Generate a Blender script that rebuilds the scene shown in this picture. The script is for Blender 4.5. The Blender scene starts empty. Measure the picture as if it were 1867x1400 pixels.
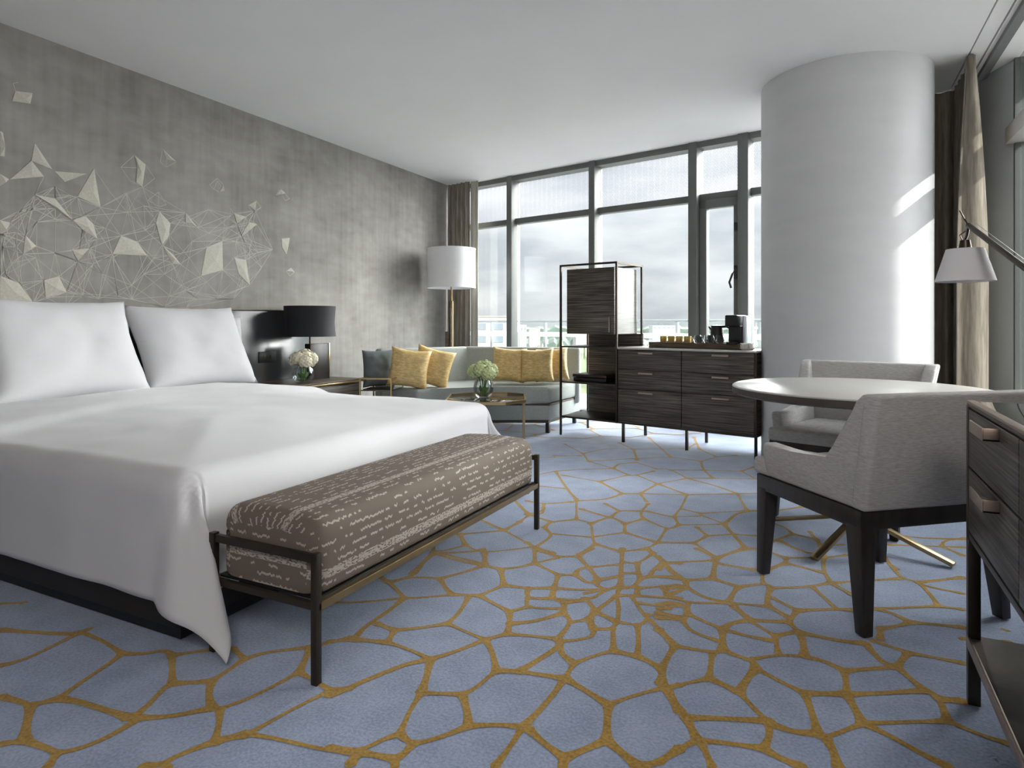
import bpy, bmesh, math, random
from math import sin, cos, pi, radians, hypot, atan2, sqrt
from mathutils import Vector, Matrix, noise
S = bpy.context.scene
COL = S.collection
random.seed(7)

# ---------------------------------------------------------------- camera, sky, sun, exposure
TH = radians(26.35)
SN, CN = sin(TH), cos(TH)
HC = 0.95
FPX = 1165.0
cam = bpy.data.cameras.new('camera'); cam.sensor_width = 36; cam.lens = 36*FPX/1867
cam.shift_y = -110/1867; cam.clip_start = 0.05; cam.clip_end = 5000
co = bpy.data.objects.new('camera', cam); COL.objects.link(co)
co.location = (0, 0, HC); co.rotation_euler = (pi/2, 0, TH); S.camera = co

S.view_settings.view_transform = 'Standard'; S.view_settings.look = 'None'
S.view_settings.gamma = 1; S.view_settings.use_curve_mapping = False
S.view_settings.exposure = 0.86

W = bpy.data.worlds.new('sky'); S.world = W; W.use_nodes = True
wn, wl = W.node_tree.nodes, W.node_tree.links
wn.clear()
tc = wn.new('ShaderNodeTexCoord'); sp = wn.new('ShaderNodeSeparateXYZ'); wl.new(tc.outputs['Generated'], sp.inputs[0])
mp = wn.new('ShaderNodeMapping'); mp.inputs['Scale'].default_value = (1.0, 1.0, 3.4); wl.new(tc.outputs['Generated'], mp.inputs[0])
nz = wn.new('ShaderNodeTexNoise'); nz.inputs['Scale'].default_value = 4.2; nz.inputs['Detail'].default_value = 6; nz.inputs['Roughness'].default_value = .5
wl.new(mp.outputs[0], nz.inputs[0])
cr = wn.new('ShaderNodeValToRGB'); cr.color_ramp.elements[0].position = .36; cr.color_ramp.elements[1].position = .62
cr.color_ramp.elements[0].color = (.52, .56, .61, 1); cr.color_ramp.elements[1].color = (.84, .86, .88, 1)
wl.new(nz.outputs[0], cr.inputs[0])
# overcast sky: brighter with height above the horizon
rg = wn.new('ShaderNodeMapRange'); rg.inputs['From Min'].default_value = 0; rg.inputs['From Max'].default_value = 1
rg.inputs['To Min'].default_value = .58; rg.inputs['To Max'].default_value = 1.8
wl.new(sp.outputs['Z'], rg.inputs['Value'])
bg = wn.new('ShaderNodeBackground'); wl.new(cr.outputs[0], bg.inputs[0]); wl.new(rg.outputs[0], bg.inputs[1])
wo = wn.new('ShaderNodeOutputWorld'); wl.new(bg.outputs[0], wo.inputs[0])

def lamp(name, kind, energy, color, direction=None, loc=(0, 0, 0), angle=None, size=None):
    l = bpy.data.lights.new(name, kind); l.energy = energy; l.color = color
    o = bpy.data.objects.new(name, l); COL.objects.link(o); o.location = loc
    if direction: o.rotation_euler = Vector(direction).to_track_quat('Z', 'Y').to_euler()
    if angle is not None: l.angle = radians(angle)
    if size: l.shape = 'RECTANGLE'; l.size, l.size_y = size
    return o
lamp('sun', 'SUN', 5.5, (1, .97, .92), (1, -.75, .92), angle=.35)
lamp('added_sky_fill_north', 'SUN', 18, (1.0, .985, .975), (.50, .82, .35), angle=80)  # added wide sun lamp, stands in for stronger sky light through the windows
lamp('added_sky_fill_east', 'SUN', 1.2, (.97, .98, 1.0), (1, .2, .25), angle=75)  # second added sky lamp, weak fill from the right
lamp('added_fill_light', 'AREA', 21, (1, .94, .89), (.25, -.6, .8), loc=(.55, -1.0, 2.45), size=(.8, .6))  # added fill above and behind the camera, no visible fitting

# ---------------------------------------------------------------- helpers
def empty(name, label=None, cat=None, loc=(0, 0, 0), rz=0, group=None, kind=None):
    o = bpy.data.objects.new(name, None); COL.objects.link(o); o.empty_display_size = .1
    o.location = loc; o.rotation_euler = (0, 0, rz)
    return tag(o, label, cat, group, kind)
def tag(o, label=None, cat=None, group=None, kind=None):
    if label: o['label'] = label
    if cat: o['category'] = cat
    if group: o['group'] = group
    if kind: o['kind'] = kind
    return o
def copy_tree(o, parent=None):
    c = o.copy(); COL.objects.link(c); c.parent = parent
    for ch in list(o.children): copy_tree(ch, c)
    return c
class G:
    """collects shapes and links them as one mesh object"""
    def __init__(s): s.bm = bmesh.new()
    def _bev(s, vs, b, seg):
        if b <= 0: return
        es = list({e for v in vs for e in v.link_edges})
        bmesh.ops.bevel(s.bm, geom=es, offset=b, segments=seg, profile=.5, affect='EDGES', clamp_overlap=True)
    def hexa(s, P, bev=0, seg=2):
        """P: 8 points, bottom loop then top loop"""
        v = [s.bm.verts.new(p) for p in P]
        for f in ((3, 2, 1, 0), (4, 5, 6, 7), (0, 1, 5, 4), (1, 2, 6, 5), (2, 3, 7, 6), (3, 0, 4, 7)): s.bm.faces.new([v[i] for i in f])
        s._bev(v, bev, seg); return s
    def box(s, x0, x1, y0, y1, z0, z1, bev=0, seg=2):
        return s.hexa([(x0, y0, z0), (x1, y0, z0), (x1, y1, z0), (x0, y1, z0), (x0, y0, z1), (x1, y0, z1), (x1, y1, z1), (x0, y1, z1)], bev, seg)
    def bar(s, p, q, w, h=None, bev=0, up=(0, 0, 1), w2=None, h2=None):
        h = h or w; w2 = w2 or w; h2 = h2 or (h if w2 == w else w2)
        p, q = Vector(p), Vector(q); d = (q-p).normalized(); u = Vector(up)
        if abs(d.dot(u)) > .98: u = Vector((0, 1, 0))
        a = d.cross(u).normalized(); b = a.cross(d).normalized()
        P = [p-a*w/2-b*h/2, p+a*w/2-b*h/2, p+a*w/2+b*h/2, p-a*w/2+b*h/2]
        Q = [q-a*w2/2-b*h2/2, q+a*w2/2-b*h2/2, q+a*w2/2+b*h2/2, q-a*w2/2+b*h2/2]
        s.hexa(P+Q, bev); return s
    def prism(s, poly, z0, z1, bev=0, seg=2, axis='z'):
        f = {'z': lambda a, b, c: (a, b, c), 'x': lambda a, b, c: (c, a, b), 'y': lambda a, b, c: (a, c, b)}[axis]
        lo = [s.bm.verts.new(f(a, b, z0)) for a, b in poly]; hi = [s.bm.verts.new(f(a, b, z1)) for a, b in poly]
        n = len(poly); s.bm.faces.new(lo[::-1]); s.bm.faces.new(hi)
        for i in range(n): s.bm.faces.new([lo[i], lo[(i+1) % n], hi[(i+1) % n], hi[i]])
        s._bev(lo+hi, bev, seg); return s
    def lathe(s, prof, c=(0, 0, 0), n=32, closed=True):
        rings = []
        for r, z in prof:
            if r < 1e-5: rings.append([s.bm.verts.new((c[0], c[1], c[2]+z))])
            else: rings.append([s.bm.verts.new((c[0]+r*cos(2*pi*i/n), c[1]+r*sin(2*pi*i/n), c[2]+z)) for i in range(n)])
        for a, b in zip(rings, rings[1:]):
            for i in range(n):
                j = (i+1) % n
                if len(a) == 1 and len(b) == 1: continue
                if len(a) == 1: s.bm.faces.new([a[0], b[j], b[i]])
                elif len(b) == 1: s.bm.faces.new([a[i], a[j], b[0]])
                else: s.bm.faces.new([a[i], a[j], b[j], b[i]])
        if closed:
            if len(rings[0]) > 1: s.bm.faces.new(rings[0][::-1])
            if len(rings[-1]) > 1: s.bm.faces.new(rings[-1])
        return s
    def tube(s, pts, r, n=8, r2=None):
        pts = [Vector(p) for p in pts]; rings = []
        m = len(pts)
        for i, p in enumerate(pts):
            d = (pts[min(i+1, m-1)]-pts[max(i-1, 0)]).normalized()
            u = Vector((0, 0, 1)) if abs(d.z) < .9 else Vector((0, 1, 0))
            a = d.cross(u).normalized(); b = a.cross(d)
            rr = r+(r2-r)*i/(m-1) if r2 is not None else r
            rings.append([s.bm.verts.new(p+a*rr*cos(2*pi*k/n)+b*rr*sin(2*pi*k/n)) for k in range(n)])
        for A, B in zip(rings, rings[1:]):
            for k in range(n): s.bm.faces.new([A[k], A[(k+1) % n], B[(k+1) % n], B[k]])
        s.bm.faces.new(rings[0][::-1]); s.bm.faces.new(rings[-1]); return s
    def grid(s, fn, nu, nv, wrap=False):
        V = [[s.bm.verts.new(fn(i/nu, j/nv)) for j in range(nv+1)] for i in range(nu+1)]
        for i in range(nu):
            for j in range(nv): s.bm.faces.new([V[i][j], V[i+1][j], V[i+1][j+1], V[i][j+1]])
        return V
    def ico(s, c, r, sub=1, sq=(1, 1, 1)):
        m = Matrix.Translation(c) @ Matrix.Diagonal((r*sq[0], r*sq[1], r*sq[2], 1))
        bmesh.ops.create_icosphere(s.bm, subdivisions=sub, radius=1, matrix=m); return s
    def out(s, name, mat, parent=None, smooth=True, kind=None, ang=38, fix=True, label=None):
        if fix: bmesh.ops.recalc_face_normals(s.bm, faces=s.bm.faces)
        me = bpy.data.meshes.new(name); s.bm.to_mesh(me); s.bm.free()
        if mat: me.materials.append(mat)
        if smooth:
            me.polygons.foreach_set('use_smooth', [True]*len(me.polygons)); me.set_sharp_from_angle(angle=radians(ang))
        o = bpy.data.objects.new(name, me); COL.objects.link(o); o.parent = parent
        return tag(o, kind=kind, label=label)

def nodes(name):
    m = bpy.data.materials.new(name); m.use_nodes = True
    n, l = m.node_tree.nodes, m.node_tree.links
    return m, n, l, n['Principled BSDF']
def flat(name, c, rough=.6, metal=0, var=.06, vs=8, bump=0, bs=200, scale=(1, 1, 1), spec=None, sheen=0):
    """plain surface with a little noise in colour and relief"""
    m, n, l, b = nodes(name)
    b.inputs['Roughness'].default_value = rough; b.inputs['Metallic'].default_value = metal
    if spec is not None: b.inputs['Specular IOR Level'].default_value = spec
    if sheen: b.inputs['Sheen Weight'].default_value = sheen
    t = n.new('ShaderNodeTexCoord'); mp = n.new('ShaderNodeMapping'); mp.inputs['Scale'].default_value = scale; l.new(t.outputs['Object'], mp.inputs[0])
    z = n.new('ShaderNodeTexNoise'); z.inputs['Scale'].default_value = vs; z.inputs['Detail'].default_value = 4; l.new(mp.outputs[0], z.inputs[0])
    r = n.new('ShaderNodeValToRGB'); r.color_ramp.elements[0].position = .3; r.color_ramp.elements[1].position = .7
    r.color_ramp.elements[0].color = (*[x*(1-var) for x in c], 1); r.color_ramp.elements[1].color = (*[min(1, x*(1+var)) for x in c], 1)
    l.new(z.outputs[0], r.inputs[0]); l.new(r.outputs[0], b.inputs['Base Color'])
    if bump:
        z2 = n.new('ShaderNodeTexNoise'); z2.inputs['Scale'].default_value = bs; z2.inputs['Detail'].default_value = 2; l.new(mp.outputs[0], z2.inputs[0])
        bp = n.new('ShaderNodeBump'); bp.inputs['Strength'].default_value = bump; bp.inputs['Distance'].default_value = .004
        l.new(z2.outputs[0], bp.inputs['Height']); l.new(bp.outputs[0], b.inputs['Normal'])
    return m
def grain(name, c0, c1, scale, rough=.45, p0=.35, p1=.65, bump=.15, detail=5, spec=.5, warp=0):
    """streaked material: veneer grain, slubbed cloth"""
    m, n, l, b = nodes(name)
    b.inputs['Roughness'].default_value = rough; b.inputs['Specular IOR Level'].default_value = spec
    t = n.new('ShaderNodeTexCoord'); mp = n.new('ShaderNodeMapping'); mp.inputs['Scale'].default_value = scale; l.new(t.outputs['Object'], mp.inputs[0])
    z = n.new('ShaderNodeTexNoise'); z.inputs['Scale'].default_value = 1; z.inputs['Detail'].default_value = detail; z.inputs['Roughness'].default_value = .55
    z.inputs['Distortion'].default_value = warp; l.new(mp.outputs[0], z.inputs[0])
    r = n.new('ShaderNodeValToRGB'); r.color_ramp.elements[0].position = p0; r.color_ramp.elements[1].position = p1
    r.color_ramp.elements[0].color = (*c0, 1); r.color_ramp.elements[1].color = (*c1, 1)
    l.new(z.outputs[0], r.inputs[0]); l.new(r.outputs[0], b.inputs['Base Color'])
    if bump:
        bp = n.new('ShaderNodeBump'); bp.inputs['Strength'].default_value = bump; bp.inputs['Distance'].default_value = .003
        l.new(z.outputs[0], bp.inputs['Height']); l.new(bp.outputs[0], b.inputs['Normal'])
    return m
def glassy(name, tint=(1, 1, 1), refl=.08, rough=0.0):
    m, n, l, b = nodes(name); n.remove(b); out = n['Material Output']
    tr = n.new('ShaderNodeBsdfTransparent'); tr.inputs[0].default_value = (*tint, 1)
    gl = n.new('ShaderNodeBsdfGlossy'); gl.inputs['Roughness'].default_value = rough
    fr = n.new('ShaderNodeFresnel'); fr.inputs[0].default_value = 1.45
    mx = n.new('ShaderNodeMixShader'); mu = n.new('ShaderNodeMath'); mu.operation = 'MULTIPLY'; mu.inputs[1].default_value = refl/.04*.5
    l.new(fr.outputs[0], mu.inputs[0]); l.new(mu.outputs[0], mx.inputs[0]); l.new(tr.outputs[0], mx.inputs[1]); l.new(gl.outputs[0], mx.inputs[2])
    l.new(mx.outputs[0], out.inputs[0]); return m

M = {}
M['ceiling'] = flat('ceiling_paint', (.88, .87, .865), .9, var=.015, vs=2)
M['wallfab'] = None
M['column'] = flat('white_column_plaster', (.64, .64, .645), .75, var=.03, vs=3, bump=.1, bs=90, scale=(1, 1, 3))
M['pier'] = flat('grey_painted_panel', (.60, .65, .69), .5, var=.03)
M['paint'] = flat('room_paint', (.50, .48, .46), .9, var=.03)
M['frame'] = flat('window_frame_aluminium', (.125, .135, .128), .5, .1, var=.04)
M['slot'] = flat('dark_ceiling_slot', (.06, .065, .065), .8)
M['trimgrey'] = flat('grey_ceiling_trim', (.16, .17, .17), .6)
M['curtain'] = grain('taupe_curtain_cloth', (.20, .175, .14), (.32, .285, .235), (60, 60, 5), .9, bump=.1, spec=.1)
M['curtain_light'] = grain('pale_curtain_lining', (.38, .37, .32), (.50, .48, .42), (60, 60, 5), .9, bump=.1, spec=.1)
M['wood'] = grain('dark_zebrano_veneer', (.020, .015, .012), (.19, .16, .135), (3, 3, 160), .36, .40, .68, .12, warp=.3)
M['woodx'] = grain('dark_stained_wood', (.013, .011, .010), (.032, .027, .024), (40, 40, 6), .42, bump=.08)
M['bronze'] = flat('dark_bronze', (.070, .058, .045), .38, .85, var=.12, vs=5)
M['brass'] = flat('antique_brass', (.40, .30, .16), .30, .95, var=.15, vs=6)
M['nickel'] = flat('satin_bronze_handle', (.42, .33, .27), .38, .9, var=.05)
M['chair'] = grain('grey_slubbed_upholstery', (.42, .41, .40), (.62, .605, .585), (45, 45, 340), .95, .3, .7, .4, spec=.12)
M['sofa'] = grain('pale_sage_upholstery', (.34, .37, .35), (.42, .45, .43), (120, 120, 120), .95, bump=.15, spec=.12)
M['linen'] = flat('white_bed_linen', (.62, .62, .635), .85, var=.012, vs=4, bump=.05, bs=350, sheen=.2)
M['bedbase'] = flat('black_brown_bed_base', (.016, .013, .010), .5, var=.15)
M['black'] = flat('matt_black', (.008, .008, .009), .45)
M['headboard'] = flat('lacquered_charcoal_panel', (.045, .047, .050), .20, var=.1, vs=2, spec=.7)
M['tabletop'] = flat('pale_grey_tabletop', (.50, .49, .46), .28, var=.04, vs=5, spec=.6)
M['tableedge'] = flat('brown_table_edge', (.06, .048, .042), .5)
M['gold'] = grain('gold_silk_cushion', (.55, .37, .13), (.78, .58, .27), (30, 30, 90), .45, bump=.15, spec=.5)
M['shade_w'] = flat('white_lamp_shade', (.80, .80, .82), .8, var=.02)
M['shade_b'] = flat('black_lamp_shade', (.006, .007, .010), .7)
M['glass'] = glassy('window_glass', (.97, .985, .98), .05)
M['clear'] = glassy('vase_glass', (.96, .98, .975), .045)
M['bronzeglass'] = flat('bronze_glass_top', (.07, .055, .035), .06, .6, var=.05, spec=.8)
M['deskglass'] = flat('dark_glass_desk_top', (.03, .035, .038), .05, 0, var=.02, spec=1.0)
M['petal'] = flat('cream_petals', (.80, .75, .58), .7, var=.12, vs=60)
M['petalg'] = flat('green_white_petals', (.62, .68, .36), .7, var=.2, vs=60)
M['leaf'] = flat('green_stems', (.07, .16, .03), .6, var=.3, vs=30)
M['walnut'] = grain('brown_tray_wood', (.055, .035, .022), (.11, .075, .05), (8, 60, 60), .4)
M['goldcup'] = flat('gold_glazed_cup', (.62, .46, .16), .3, .6, var=.1)
M['steel'] = flat('brushed_steel', (.55, .58, .62), .3, .7)
M['white'] = flat('white_paper', (.8, .79, .74), .8)
M['facet'] = grain('cream_silk_facet', (.47, .455, .39), (.55, .535, .46), (90, 90, 90), .6, bump=.1, spec=.3)
M['thread'] = flat('pale_inlay_thread', (.47, .455, .41), .6)
M['conc'] = flat('pale_balcony_stone', (.60, .60, .58), .8, var=.05, vs=4)
M['whitemetal'] = flat('white_metal_rail', (.66, .67, .66), .5)
M['greymetal'] = flat('grey_handrail', (.25, .28, .29), .4, .4)
M['tree'] = flat('distant_foliage', (.10, .135, .115), .95, var=.4, vs=.06)
M['bush'] = flat('roadside_greenery', (.20, .24, .15), .95, var=.5, vs=.2)
M['ground'] = flat('city_ground', (.27, .27, .265), .95, var=.25, vs=.02)
M['bpink'] = flat('pink_render', (.36, .29, .28), .9, var=.05)
M['bbeige'] = flat('beige_render', (.36, .35, .33), .9, var=.05)
M['bwhite'] = flat('white_render', (.46, .46, .46), .9, var=.05)
M['win'] = flat('far_window', (.20, .24, .28), .2)
M['aqua'] = flat('pale_green_glass_facade', (.55, .74, .73), .25, var=.12, vs=.3)
M['band'] = flat('white_facade_band', (.88, .93, .92), .6)

# grey wall covering with vertical slubs and soft clouding
m, n, l, b = nodes('grey_textile_wall'); b.inputs['Roughness'].default_value = .8; b.inputs['Specular IOR Level'].default_value = .3
t = n.new('ShaderNodeTexCoord')
def nz_(sc, scale, det):
    mp = n.new('ShaderNodeMapping'); mp.inputs['Scale'].default_value = sc; l.new(t.outputs['Object'], mp.inputs[0])
    z = n.new('ShaderNodeTexNoise'); z.inputs['Scale'].default_value = scale; z.inputs['Detail'].default_value = det; l.new(mp.outputs[0], z.inputs[0]); return z.outputs[0]
a1, a2, a3 = nz_((1, 10, .9), 2, 4), nz_((1, 4, 9), 1.5, 2), nz_((1, 1, 1.4), 1.7, 5)
ad = n.new('ShaderNodeMath'); ad.operation = 'ADD'; l.new(a1, ad.inputs[0]); l.new(a2, ad.inputs[1])
ad2 = n.new('ShaderNodeMath'); ad2.operation = 'MULTIPLY_ADD'; ad2.inputs[1].default_value = 1.8; l.new(a3, ad2.inputs[0]); l.new(ad.outputs[0], ad2.inputs[2])
r = n.new('ShaderNodeValToRGB'); r.color_ramp.elements[0].position = 0; r.color_ramp.elements[1].position = 1
r.color_ramp.elements[0].color = (.225, .212, .197, 1); r.color_ramp.elements[1].color = (.34, .325, .305, 1)
mr = n.new('ShaderNodeMapRange'); mr.inputs['From Min'].default_value = 1.45; mr.inputs['From Max'].default_value = 2.35
l.new(ad2.outputs[0], mr.inputs['Value']); l.new(mr.outputs[0], r.inputs[0]); l.new(r.outputs[0], b.inputs['Base Color'])
bp = n.new('ShaderNodeBump'); bp.inputs['Strength'].default_value = .15; bp.inputs['Distance'].default_value = .003
l.new(ad.outputs[0], bp.inputs['Height']); l.new(bp.outputs[0], b.inputs['Normal'])
M['wallfab'] = m

# carpet piles
def pile(name, c0, c1):
    m, n, l, b = nodes(name); b.inputs['Roughness'].default_value = 1; b.inputs['Specular IOR Level'].default_value = .05
    b.inputs['Sheen Weight'].default_value = .3
    t = n.new('ShaderNodeTexCoord')
    z = n.new('ShaderNodeTexNoise'); z.inputs['Scale'].default_value = 130; z.inputs['Detail'].default_value = 3; l.new(t.outputs['Object'], z.inputs[0])
    z2 = n.new('ShaderNodeTexNoise'); z2.inputs['Scale'].default_value = 9; z2.inputs['Detail'].default_value = 5; l.new(t.outputs['Object'], z2.inputs[0])
    ad = n.new('ShaderNodeMath'); ad.operation = 'MULTIPLY_ADD'; ad.inputs[1].default_value = .6; l.new(z2.outputs[0], ad.inputs[0]); l.new(z.outputs[0], ad.inputs[2])
    mr = n.new('ShaderNodeMapRange'); mr.inputs['From Min'].default_value = .6; mr.inputs['From Max'].default_value = 1.0; l.new(ad.outputs[0], mr.inputs['Value'])
    r = n.new('ShaderNodeValToRGB'); r.color_ramp.elements[0].color = (*c0, 1); r.color_ramp.elements[1].color = (*c1, 1)
    l.new(mr.outputs[0], r.inputs[0]); l.new(r.outputs[0], b.inputs['Base Color'])
    bp = n.new('ShaderNodeBump'); bp.inputs['Strength'].default_value = .5; bp.inputs['Distance'].default_value = .004
    l.new(z.outputs[0], bp.inputs['Height']); l.new(bp.outputs[0], b.inputs['Normal']); return m
M['blue'] = pile('blue_grey_carpet_pile', (.255, .315, .445), (.39, .46, .62))
M['ochre'] = pile('ochre_carpet_lines', (.29, .165, .02), (.48, .30, .065))

# bench cloth: rows of script-like cream marks on taupe, from the UV map
def bench_cloth():
    m, n, l, b = nodes('taupe_script_fabric'); b.inputs['Roughness'].default_value = .75; b.inputs['Specular IOR Level'].default_value = .25
    uv = n.new('ShaderNodeUVMap'); uv.uv_map = 'cloth'
    s = n.new('ShaderNodeSeparateXYZ'); l.new(uv.outputs[0], s.inputs[0])
    def math_(op, a, b_=None, c=None):
        k = n.new('ShaderNodeMath'); k.operation = op
        for i, v in enumerate((a, b_, c)):
            if v is None: continue
            if isinstance(v, (int, float)): k.inputs[i].default_value = v
            else: l.new(v, k.inputs[i])
        return k.outputs[0]
    def noise_(u, v, sc, det=1):
        c = n.new('ShaderNodeCombineXYZ'); l.new(u, c.inputs[0]); l.new(v, c.inputs[1])
        z = n.new('ShaderNodeTexNoise'); z.inputs['Scale'].default_value = sc; z.inputs['Detail'].default_value = det; l.new(c.outputs[0], z.inputs[0]); return z.outputs[0]
    U, V = s.outputs[0], s.outputs[1]
    rowf = math_('MULTIPLY', V, 38.0); row = math_('FLOOR', rowf); fr = math_('FRACT', rowf)
    rs = math_('MULTIPLY', row, 3.17)
    wig = noise_(math_('MULTIPLY', U, 110.0), rs, 1.0, 2)
    cen = math_('MULTIPLY_ADD', math_('SUBTRACT', wig, .5), .9, .5)
    d = math_('ABSOLUTE', math_('SUBTRACT', fr, cen))
    line = math_('LESS_THAN', d, .12)
    gate = math_('GREATER_THAN', noise_(math_('MULTIPLY', U, 27.0), rs, 1.0, 1), .50)
    marks = math_('MULTIPLY', line, gate)
    # every ninth row a dense cream zigzag band
    mod = math_('MODULO', math_('ADD', row, 7.0), 9.0); isb = math_('LESS_THAN', mod, .5)
    zz = math_('GREATER_THAN', noise_(math_('MULTIPLY', U, 95.0), math_('MULTIPLY', V, 200.0), 1.0, 1), .46)
    bandm = math_('MULTIPLY', isb, zz)
    f = math_('MAXIMUM', marks, bandm)
    mx = n.new('ShaderNodeMix'); mx.data_type = 'RGBA'; l.new(f, mx.inputs['Factor'])
    mx.inputs['A'].default_value = (.17, .138, .112, 1); mx.inputs['B'].default_value = (.44, .40, .345, 1)
    l.new(mx.outputs['Result'], b.inputs['Base Color'])
    bp = n.new('ShaderNodeBump'); bp.inputs['Strength'].default_value = .25; bp.inputs['Distance'].default_value = .002
    l.new(f, bp.inputs['Height']); l.new(bp.outputs[0], b.inputs['Normal']); return m
M['bench'] = bench_cloth()

# frit-printed upper panes
def frit():
    m, n, l, b = nodes('fritted_glass'); n.remove(b); out = n['Material Output']
    t = n.new('ShaderNodeTexCoord'); mp = n.new('ShaderNodeMapping'); mp.inputs['Rotation'].default_value = (0, radians(25), 0); l.new(t.outputs['Object'], mp.inputs[0])
    w = n.new('ShaderNodeTexVoronoi'); w.inputs['Scale'].default_value = 75; w.inputs['Randomness'].default_value = .15; l.new(mp.outputs[0], w.inputs[0])
    g = n.new('ShaderNodeMath'); g.operation = 'GREATER_THAN'; g.inputs[1].default_value = .42; l.new(w.outputs['Distance'], g.inputs[0])
    f = n.new('ShaderNodeMath'); f.operation = 'MULTIPLY'; f.inputs[1].default_value = .26; l.new(g.outputs[0], f.inputs[0])
    tr = n.new('ShaderNodeBsdfTransparent'); tr.inputs[0].default_value = (.96, .97, .97, 1)
    tl = n.new('ShaderNodeBsdfTranslucent'); tl.inputs[0].default_value = (.09, .092, .10, 1)
    mx = n.new('ShaderNodeMixShader'); l.new(f.outputs[0], mx.inputs[0]); l.new(tr.outputs[0], mx.inputs[1]); l.new(tl.outputs[0], mx.inputs[2]); l.new(mx.outputs[0], out.inputs[0]); return m
M['frit'] = frit()

# ---------------------------------------------------------------- real-world positions from measured sight lines
def ray(x, y):
    t = (x-933.5)/FPX; v = (590-y)/FPX
    return (CN*t-SN, SN*t+CN, v)
def on_floor(x, y, z=0.0):
    r = ray(x, y); d = (z-HC)/r[2]; return (r[0]*d, r[1]*d)
def on_left_wall(x, y, X):
    r = ray(x, y); d = X/r[0]; return (r[1]*d, HC+r[2]*d)
def at(x, y, d):
    r = ray(x, y); return Vector((r[0]*d, r[1]*d, HC+r[2]*d))
LW, CH = -4.07, 2.60
WS = -.2143
def winY(X): return 6.497+WS*(X+3.734)
WL = hypot(1, WS); EX, EY = 1/WL, WS/WL         # along the window wall
NX, NY = -EY, EX                                 # outward normal (towards the balcony)
def wp(X, out=0.0, z=0.0):                       # point on the window line at room x, pushed outwards
    return (X+NX*out, winY(X)+NY*out, z)

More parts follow.
